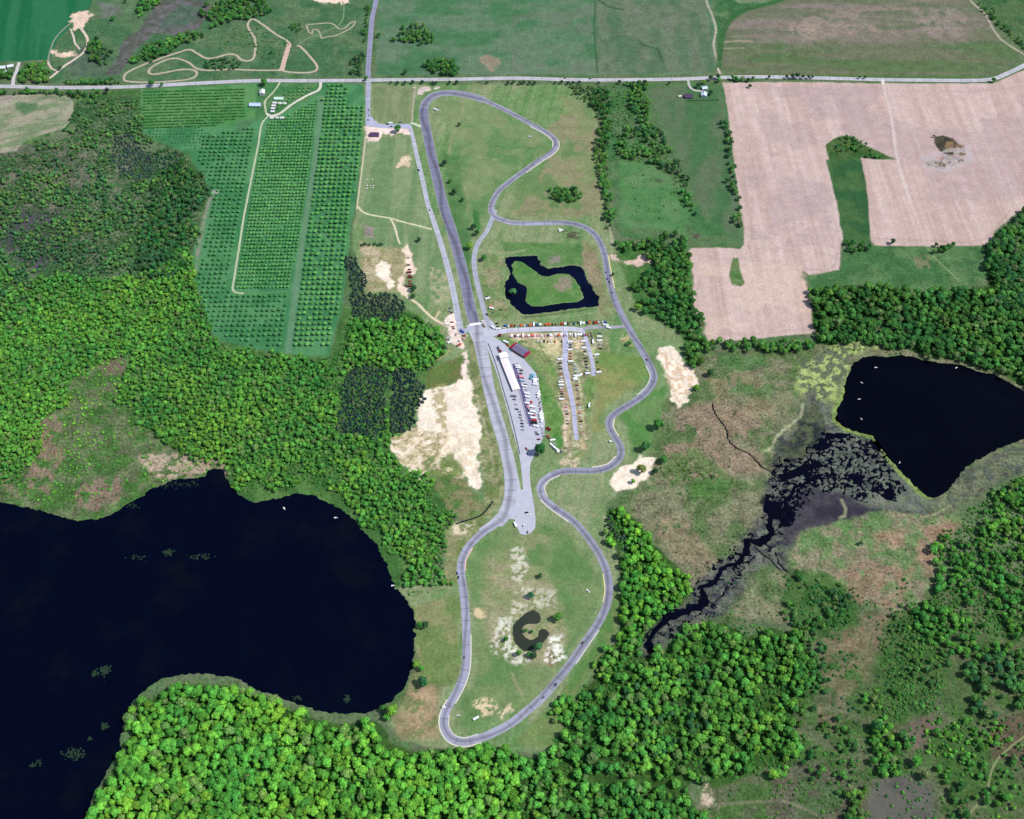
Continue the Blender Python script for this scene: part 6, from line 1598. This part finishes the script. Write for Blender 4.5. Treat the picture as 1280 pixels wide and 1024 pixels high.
def auto(p0, p1, step, head, pal, seed, jit=.5, kinds=("car", "car", "car", "van", "pickup", "trailer"), miss=.08):
    r = random.Random(seed); out = []
    d = math.hypot(p1[0] - p0[0], p1[1] - p0[1]); n = int(d / step)
    last = None
    for i in range(n + 1):
        if r.random() < miss: continue
        t = i / max(n, 1); k = r.choice(kinds); c = r.choice(pal)
        if k == "trailer": c = "white"
        if k == "tent": c = r.choice(["white", "orange", "blue", "red", "white"])
        out.append((p0[0] + (p1[0] - p0[0]) * t + r.uniform(-jit, jit), p0[1] + (p1[1] - p0[1]) * t + r.uniform(-jit, jit) * .8, k, c, head + r.uniform(-6, 6)))
    return out
MIXC = ["black", "white", "red", "silver", "blue", "black", "white", "tan", "dark red", "grey"]
HOT = ["red", "white", "white", "black", "dark red", "silver", "orange", "pink", "pink", "white"]
DKP = ["black", "black", "dark red", "grey", "black", "silver"]
K2 = ("car", "van", "pickup", "tent", "trailer", "car", "tent")
vrow(auto((632,408.2), (757,403.8), 3.9, 90, MIXC, 1, kinds=K2), "in the row above the paddock road", "vehicles in the row above the paddock road")
vrow(auto((640,420.6), (736,419.2), 3.4, 90, HOT, 2, kinds=K2), "in the row below the paddock road", "vehicles in the row below the paddock road")
vrow(auto((668,427), (702,427.5), 4.2, 90, DKP + HOT, 3, miss=.25), "second row below the paddock road", "vehicles in the short second row below the paddock road")
vrow(auto((706,404.5), (750,402.5), 4.0, 90, DKP, 4), "behind the row above the paddock road", "vehicles behind the row above the paddock road")
vrow(auto((712.6,428), (713,456), 3.4, 2, ["black", "dark red", "dark red", "blue"], 5), "upper right side of the paddock lane", "vehicles right of the upper paddock lane")
vrow(auto((700,447), (702.5,500), 3.4, 3, HOT + DKP, 6), "left side of the paddock lane", "vehicles left of the paddock lane")
vrow(auto((708,506), (709.5,530), 3.6, 2, ["black", "dark red", "white", "silver", "pink"], 7, kinds=("car", "car", "van")), "lower left side of the paddock lane", "vehicles left of the lower paddock lane")
vrow(auto((719.5,458), (719.8,475), 3.6, 4, ["white", "pale blue", "black", "black"], 8), "middle right side of the paddock lane", "vehicles right of the middle paddock lane")
vrow(auto((721.5,482), (727,541), 3.3, 4, HOT + ["black", "tan"], 9, kinds=("car", "car", "van", "pickup")), "lower right side of the paddock lane", "vehicles right of the lower paddock lane")
vrow(auto((749.5,417), (750.5,436), 4.2, 2, DKP, 10), "right side of the side lane", "vehicles right of the paddock side lane")
vrow(auto((739,416), (741,428), 3.6, 88, ["black", "tan", "grey"], 11), "by the top of the side lane", "vehicles at the top of the paddock side lane")
vrow(auto((729,428), (735,468), 3.8, 4, DKP + ["white"], 12), "left side of the side lane", "vehicles left of the paddock side lane")
vrow(auto((745.5,444), (748,466), 3.8, 10, DKP + ["white"], 13), "lower right of the side lane", "vehicles on the lower right of the side lane")
vrow(auto((725.5,470), (729.5,468), 2.8, 30, ["orange", "red"], 14, miss=0), "between the two paddock lanes", "vehicles between the two paddock lanes")
# the paved paddock east of the garage
vrow([(645.7,455.8,"car","black",-14),(646.5,458,"trailer","white",-14),(647.8,460.6,"trailer","white",-12),(651.8,463.6,"van","black",-10),(650.8,467.2,"pickup","black",-10),(650.5,470.8,"tent","pink",-10),(652,472.5,"trailer","pink",-12),(653,476.5,"trailer","pale blue",-10),(656.5,481.2,"pickup","black",-10),(655.5,483.5,"trailer","white",-10)],
     "first paddock row beside the garage", "vehicles in the first paddock row beside the garage")
vrow(auto((657.5,488), (659.6,497), 3.8, -12, ["grey", "black", "silver"], 15, miss=0), "middle of the paved paddock", "vehicles in the middle of the paved paddock")
vrow([(659,505,"trailer","white",-14),(663.8,504,"tent","red",-10),(660,509.5,"tent","pink",-12),(665.5,509.5,"motorhome","white",-14),(661.5,513,"pickup","dark red",-14),(666,515.5,"motorhome","white",-14),(663,518.2,"trailer","white",-12),(667,519.5,"pickup","red",-12),(667,523.5,"motorhome","white",-10),(667.6,526.6,"trailer","red",-8),(667.6,529.5,"motorhome","black",-8),(670.2,533.5,"trailer","white",-14)],
     "lower paddock row of big trailers", "vehicles in the lower paddock row of big trailers")
vrow([(665.5,469.5,"tent","pale blue",0,5),(664.6,471.8,"motorhome","teal",60),(668.3,470,"motorhome","pale blue",70),(669.5,475.5,"motorhome","white",-10),(668.5,477.8,"tent","white",0,5),(669.3,481.5,"trailer","white",-10),(671,465.8,"car","red",60)],
     "upper paddock right edge", "vehicles at the right edge of the upper paddock")
vrow(auto((673,492), (679.5,545), 3.6, 60, DKP + ["white"], 16, kinds=("car", "trailer", "van")), "lower paddock right edge", "vehicles along the right edge of the lower paddock")
vrow([(675.5,517,"trailer","white",60),(676.8,520,"trailer","white",50),(677.6,523.5,"tent","white",10)], "by the bend of the paddock edge", "white vehicles by the bend of the paddock edge")
vrow(auto((650,515), (654,541), 3.6, -14, ["black", "grey", "silver", "tan"], 17, kinds=("car", "van", "trailer")), "left side of the lower garage strip", "vehicles left of the dark asphalt strip")
vrow([(670,540.5,"car","grey",-10),(671.5,543.2,"pickup","black",-10),(673.5,549.8,"van","dark red",-8),(684.5,536,"tent","dark red",0),(687,538,"tent","dark red",0),(684.5,545.8,"pickup","red",-10),(686,548.5,"pickup","dark red",-10),(690.8,551,"trailer","white",10),(688.5,550.5,"car","yellow",20),(690,557.5,"trailer","white",-45),(693,556,"van","silver",-40),(695,562,"motorhome","white",-42),(697.5,565,"tent","white",10),(701.5,565,"van","grey",-45)],
     "lower corner of the paddock", "vehicles at the lower corner of the paddock")
vrow([(640,484,"pickup","black",-72),(637,478,"car","black",-72),(635,471,"car","dark red",-72),(633.6,464,"van","black",-72),(631.5,457,"van","black",-72)], "in the pit lane", "cars on the pit lane side of the garage")
vrow([(643,500,"van","grey",-10),(645,506,"car","tan",-12),(642,496,"trailer","grey",-10),(646,512,"pickup","black",-12)], "left of the lower garage end", "vehicles in the pit lane below the garage")
vrow([(625.5,440,"tent","dark red",-20),(632,442.5,"car","dark red",0),(623.5,436.5,"trailer","grey",-70)], "just above the white tower", "vehicles above the white tower")
vrow([(658,561.5,"pickup","red",-60),(659.8,567.8,"pickup","blue",-60),(663.5,564.8,"car","white",-50)], "on the pit exit road", "vehicles on the pit exit road")
# north west corner of the paddock
vrow([(624,421,"pickup","dark red",10),(625,419.8,"tent","dark red",0),(632.5,428.5,"motorhome","white",-30),(634.5,432,"pickup","red",-40),(638.5,438.5,"car","teal",-40)], "paddock edge above the barn", "vehicles on the left edge of the paddock above the barn")
vrow([(621,405,"van","black",0),(622,409,"car","black",0),(623,411.8,"trailer","white",5),(616,410,"trailer","white",-45),(629.5,410.2,"car","white",0)], "left end of the paddock road", "vehicles at the left end of the paddock road")
vrow([(609.5,373.8,"trailer","white",20),(609,371.3,"car","black",10),(613,384.2,"tent","orange",0),(614.3,386.2,"trailer","white",-20),(625.8,387.8,"pickup","green",10),(616.5,391,"car","grey",0)], "grass right of the slip road", "vehicles on the grass right of the slip road")
# west side
vrow([(510.5,322.6,"pickup","silver",0),(510.8,331.8,"van","black",0),(511.8,337.5,"van","black",0),(511.4,341.2,"trailer","dark red",0),(512.4,344.6,"pickup","dark red",0),(512.6,347.5,"trailer","dark red",0),(512,352,"pickup","red",0),(512.8,355,"pickup","dark red",0),(511.6,358.6,"trailer","dark red",5)],
     "on the sandy lot", "vehicles in the column on the sandy lot")
vehicle(507, 357.6, "car", "black", 30, "small black car standing apart on the left side of the sandy lot")
vrow([(562.5,385.6,"car","blue",5),(562.8,389.6,"pickup","silver",0),(564.4,391.4,"car","black",60),(564.9,403.2,"pickup","red",4),(560,406.2,"trailer","white",0),(566,409,"pickup","dark red",-4),(567,411.4,"car","black",-6)], "beside the lower access road", "vehicles on the left edge of the lower access road")
vrow([(570,418.5,"car","grey",80),(580.2,420.2,"pickup","red",-10),(583.3,420.8,"car","white",80),(580,424.4,"tent","pink",0),(577.5,415,"trailer","blue",-40),(560.5,423,"trailer","silver",30),(562.2,428.5,"trailer","white",30),(573.5,426.8,"car","grey",-40),(572,432.5,"van","dark red",40),(575.5,431.5,"tent","orange",0),(557,435.2,"pickup","black",-30)], "sandy yard below access road", "vehicles in the sandy yard at the end of the access road")
# moving or on their own, near enough to show parts
for a in [
 (523.5,213,"pickup","black",-60,"black pickup on the access road beside the wide straight"),
 (537.2,263,"car","grey",-70,"grey car on the access road, lower than the black pickup"),
 (461.3,138,"car","grey",-80,"upper grey car queueing at the gate on the entrance road"),
 (461.8,144.5,"pickup","silver",-75,"silver pickup queueing behind the grey car at the gate"),
 (460.2,150.3,"car","black",-80,"lowest dark car queueing at the gate"),
 (484.6,155.8,"van","black",0,"black van on the road between the gate and the round tree"),
 (488.2,154.8,"trailer","white",5,"white trailer beside the black van on the entrance road"),
 (489,158.6,"pickup","grey",-3,"grey pickup just below the white trailer on the entrance road"),
 (500.5,153,"car","blue",10,"blue car above the round tree on the entrance road"),
 (544.5,137.8,"trailer","white",-30,"white trailer on the grass inside the upper left bend"),
 (549,138.6,"car","white",10,"small white car right of the trailer inside the upper bend"),
 (662.6,171.2,"pickup","white",-10,"white pickup on the grass inside the upper right bend"),
 (609,393.6,"pickup","black",-45,"black pickup driving on the slip road above the paddock"),
 (603,401.6,"van","white",20,"white van beside the white start line"),
 (605.2,407.5,"trailer","tan",-60,"tan trailer just below the white van at the start line"),
 (658.4,641.2,"van","black",10,"black van in the middle of the wide turning apron"),
 (660.3,643.8,"pickup","white",10,"white pickup next to the black van on the turning apron"),
 (654.8,657.8,"van","white",-82,"white van near the lower end of the turning apron"),
 (659.4,665.5,"car","grey",80,"dark grey car at the lowest tip of the turning apron"),
 (644,656.5,"trailer","white",-70,"white trailer on the grass left of the turning apron"),
 (735,739,"pickup","white",-50,"white pickup on the grass of the southern infield"),
 (595,898.6,"trailer","white",30,"small white trailer by the sandy marks at the bottom of the loop"),
 (572.5,894.5,"car","white",0,"tiny white car on the grass inside the bottom bend"),
 (736.5,507.6,"trailer","white",80,"white trailer alone on the grass right of the paddock lanes"),
 (757,407.5,"motorhome","white",-20,"white motorhome at the right end of the paddock road"),
 (760.5,410.5,"trailer","white",-20,"white trailer below the motorhome at the right end of the paddock road"),
 (719,473.5,"trailer","white",30,"white trailer left alone on the lower edge of the middle row"),
 (701,288.5,"trailer","white",-20,"white trailer at the dirt heaps above the ring pond"),
]:
    vehicle(*a, parts=True)
TRK = [(757.5,341,"blue",-72,"uppermost race car of the group on the right side of the circuit"),(760,345.5,"silver",-74,"silver race car in the middle of the group on the right side"),(758.8,349,"blue",-74,"blue race car left in the group on the right side"),
 (761.5,353,"black",-72,"lowest black race car of the group on the right side"),(764.8,366,"grey",-66,"grey race car alone above the crossing of the circuit"),(808.5,450,"black",-66,"black race car before the right hand bend"),(571.5,717,"blue",84,"blue race car on the left side of the southern loop"),(573,722,"black",86,"black race car behind the blue one on the left side"),
 (580.4,822,"grey",-86,"grey race car on the left straight of the southern loop"),(728,804,"black",52,"black race car on the lower right straight of the loop"),(694.5,856,"black",48,"black race car halfway down the lower right straight"),(679,872,"grey",46,"grey race car at the lower right straight near the bottom"),
 (660,889,"silver",38,"silver race car near the bottom of the loop"),(532.6,172,"grey",-80,"grey race car on the top of the wide straight")]
for px, py, c, hd, l in TRK:
    vehicle(px, py, "race", c, hd, l, "race cars on the circuit", z=.14, parts=True)
for px, py, c, l in ((706,98.3,"red","red car driving on the main road above the hedge"), (737.5,98.7,"black","black car driving on the main road left of the houses"), (330,101.8,"white","white car on the main road near the farm")):
    vehicle(px, py, "car", c, 0, l, z=.1, parts=True, name="car")
print("vehicles", NV)

# ------------------------------------------------------------------ boats
def boat(px, py, L, ang, label, group):
    x, y = W(px, py)
    e = bpy.data.objects.new("rowing_boat", None); COL.objects.link(e); e.location = (x, y, WL); e.rotation_euler = (0, 0, math.radians(ang)); tag(e, label, "boat", group)
    n = 9; V = []; F = []
    for i in range(n):
        t = i / (n - 1); xx = (t - .5) * L; w_ = L * .17 * (math.sin(math.pi * min(1, t * .62 + .38)) ** .7) if i < n - 1 else .05
        rise = .25 * t * t
        V += [(xx, -w_, .55 + rise), (xx, -w_ * .8, -.05), (xx, w_ * .8, -.05), (xx, w_, .55 + rise), (xx, w_ - .1 if w_ > .15 else .02, .55 + rise), (xx, w_ * .7, .1), (xx, -w_ * .7, .1), (xx, -w_ + .1 if w_ > .15 else -.02, .55 + rise)]
    for i in range(n - 1):
        for k in range(8): F.append((i * 8 + k, i * 8 + (k + 1) % 8, i * 8 + 8 + (k + 1) % 8, i * 8 + 8 + k))
    F.append(tuple(range(8))); F.append(tuple(reversed(range((n - 1) * 8, n * 8))))
    h = link_mesh("hull", V, F, M_PAINT, e); h.color = (.78, .78, .76, 1)
    for xx in (-L * .22, L * .12): box("bench", (xx - .18, xx + .18, -L * .14, L * .14, .36, .43), wmat((214,196,170)), e)
for a in ((355.5,635.8,5.6,-60,"white boat on the big lake near the upper shore, left one"), (420,647.2,5.2,0,"white boat on the big lake, right of the other one"), (491.5,732,5.0,10,"white boat moored at the right shore of the big lake")):
    boat(*a, "boats on the big lake")
for a in ((1095.2,459.4,4.6,5,"white boat near the upper left shore of the small dark lake"), (1077.5,478.6,4.2,-50,"second white boat down on the left side of the small dark lake"), (1074.4,499,4.2,10,"third white boat down on the left side of the small dark lake"), (1196,459.6,4.6,30,"white boat near the upper right shore of the small dark lake"), (1077,524,4.2,-60,"white boat in the lower left bay of the small dark lake"), (1124.8,578,3.8,60,"lowest white boat, near the southern tip of the small dark lake")):
    boat(*a, "boats on the small dark lake")

# water lilies and floating weed
def lilies():
    r = random.Random(4); V, F = [], []
    for (px, py, sx, sy, n) in ((130,838,9,8,60),(118,842,4,4,26),(131,908,5,4,30),(92,942,14,7,90),(112,924,3,3,12),(210,691,10,4,40),(250,696,18,4,36),(172,697,12,4,22),(434,874,5,5,26),(372,873,6,4,16),(46,955,8,4,16),(215,606,40,5,60),(160,632,20,4,26),(80,640,30,4,30)):
        for i in range(n):
            x, y = W(px + r.gauss(0, sx * .45), py + r.gauss(0, sy * .45)); q = .5 + 1.0 * r.random(); b = len(V); a0 = r.random() * 6.28
            if not in_poly(Wp(LAKE), np.array([x]), np.array([y]))[0]: continue
            for k in range(7): V.append((x + q * math.cos(a0 + k), y + q * math.sin(a0 + k) , WL + .03 + .0006 * (len(V) // 7 % 40)))
            F.append(tuple(b + k for k in range(7)))
    o = link_mesh("water_lilies", V, F, plain("lily_leaf", alb((34,58,36)), .6)); tag(o, "green water lily patches floating on the big lake", "water lilies", kind="stuff")
lilies()
# ------------------------------------------------------------------ small things
for px, py, l in ((458.8,225,"upper left"), (465.8,225,"upper right"), (458.8,232.6,"middle left"), (463.2,233,"centre"), (467,232.6,"middle right"), (458.8,236.4,"lower left"), (466.2,235.4,"lower right")):
    x, y = W(px, py)
    e = bpy.data.objects.new("beehive_stand", None); COL.objects.link(e); e.location = (x, y, 0)
    tag(e, "white hive box on grass near the gate, %s one of the cluster" % l, "beehive", "white hive boxes on the grass")
    box("hive_box", (-1, 1, -.8, .8, .3, 1.3), wmat((232,228,224)), e); box("lid", (-1.08, 1.08, -.88, .88, 1.303, 1.42), wmat((240,240,240)), e); box("pallet", (-1.1, 1.1, -.9, .9, .02, .297), wmat((150,120,90)), e)
def barrier(name, pts, c, label, cat, w_=1.4, h=1.0, step=2.0, world_off=0):
    L = smooth_line(Wp(pts), step); n = len(L); V = []; F = []
    for i, p in enumerate(L):
        t = L[min(i + 1, n - 1)] - L[max(i - 1, 0)]; t = t / (np.linalg.norm(t) + 1e-9); nr = np.array([-t[1], t[0]]); j = 1 + .12 * math.sin(i * 2.1)
        for k, z in ((-.5, 0), (-.45, h), (.45, h), (.5, 0)):
            q = p + nr * k * w_ * j; V.append((q[0], q[1], z * j))
    for i in range(n - 1):
        for k in range(3): F.append((i * 4 + k, i * 4 + k + 1, i * 4 + 5 + k, i * 4 + 4 + k))
    F += [(0, 1, 2, 3), (4 * n - 1, 4 * n - 2, 4 * n - 3, 4 * n - 4)]
    o = link_mesh(name, V, F, wmat(c)); tag(o, label, cat); return o
barrier("tyre_wall", [(570,655.5),(578,652.5),(590,649),(600,645),(606,640),(611,634),(616,627)], (30,44,46), "dark curved tyre wall on the outside of the bend left of the turning apron", "tyre wall", 1.7, 1.3)
barrier("pit_wall", [(610,429),(616,444),(622,462),(630,490),(638,517),(645,545),(650,568)], (90,98,96), "long low grey wall on the grass strip between straight and pit lane", "wall", .6, 1.0, 4)
barrier("fence", [(856,126.6),(870,126),(885,125.6),(899,125.2)], (60,84,60), "dark fence at the lower edge of the farmhouse garden", "fence", .5, 1.3, 3)
barrier("garage_wall", [(649,487),(654,506),(660,530)], (214,210,222), "low pale wall along the dark asphalt strip below the garage", "wall", .8, 1.1, 4)
def post_hut(px, py, l):
    building("marshal_hut", px, py, 2.6, 2.2, 2.2, .5, 10, (236,236,236), (210,206,200), l, "hut", doors=1, windows=1)
post_hut(763, 552.5, "tiny white marshal hut at the inside of the double bend")
post_hut(554.5, 884.5, "tiny white marshal hut on the left outside of the bottom bend")
post_hut(700, 289.8, "tiny white hut on the meadow above the ring pond")
# logs and brush piles
def pile(px, py, n, c, label, seed, L=3.0, name="log_pile", cat="log pile", spread=3.0):
    r = random.Random(seed); V, F = [], []
    for i in range(n):
        a = r.random() * 3.14; x, y = r.gauss(0, spread), r.gauss(0, spread * .8); l = L * (.5 + r.random()) / 2; z = .2 + .3 * r.random()
        tube_mesh(V, F, [(x - l * math.cos(a), y - l * math.sin(a), z), (x + l * math.cos(a), y + l * math.sin(a), z + .2 * r.random())], [.16 + .1 * r.random(), .1 + .06 * r.random()], 6)
    o = link_mesh(name, [tuple(v) for v in V], F, wmat(c)); o.location = (*W(px, py), 0); tag(o, label, cat)
pile(461, 290.5, 46, (176,160,160), "heap of grey brushwood on the meadow left of the access road", 1, 4)
pile(715, 294, 60, (120,108,92), "dark heap of brush and logs above the ring pond", 2, 4, spread=3.6)
pile(268, 241, 34, (226,214,206), "pale pile of timber at the left edge of the orchard", 3, 4, spread=3)
pile(218, 264, 18, (222,216,206), "small pale pile of felled trunks in the wood left of the orchard", 4, 6, spread=2.4)
pile(870, 295, 40, (116,96,96), "brown heap of cut brush on the meadow left of the ploughed field", 5, 4, spread=3.4)
pile(823, 226, 36, (96,92,78), "grey brush heap on the meadow between the hedgerows", 6, 4, spread=3.4)
print("all done", round(time.time() - T0, 1), len(bpy.data.objects))
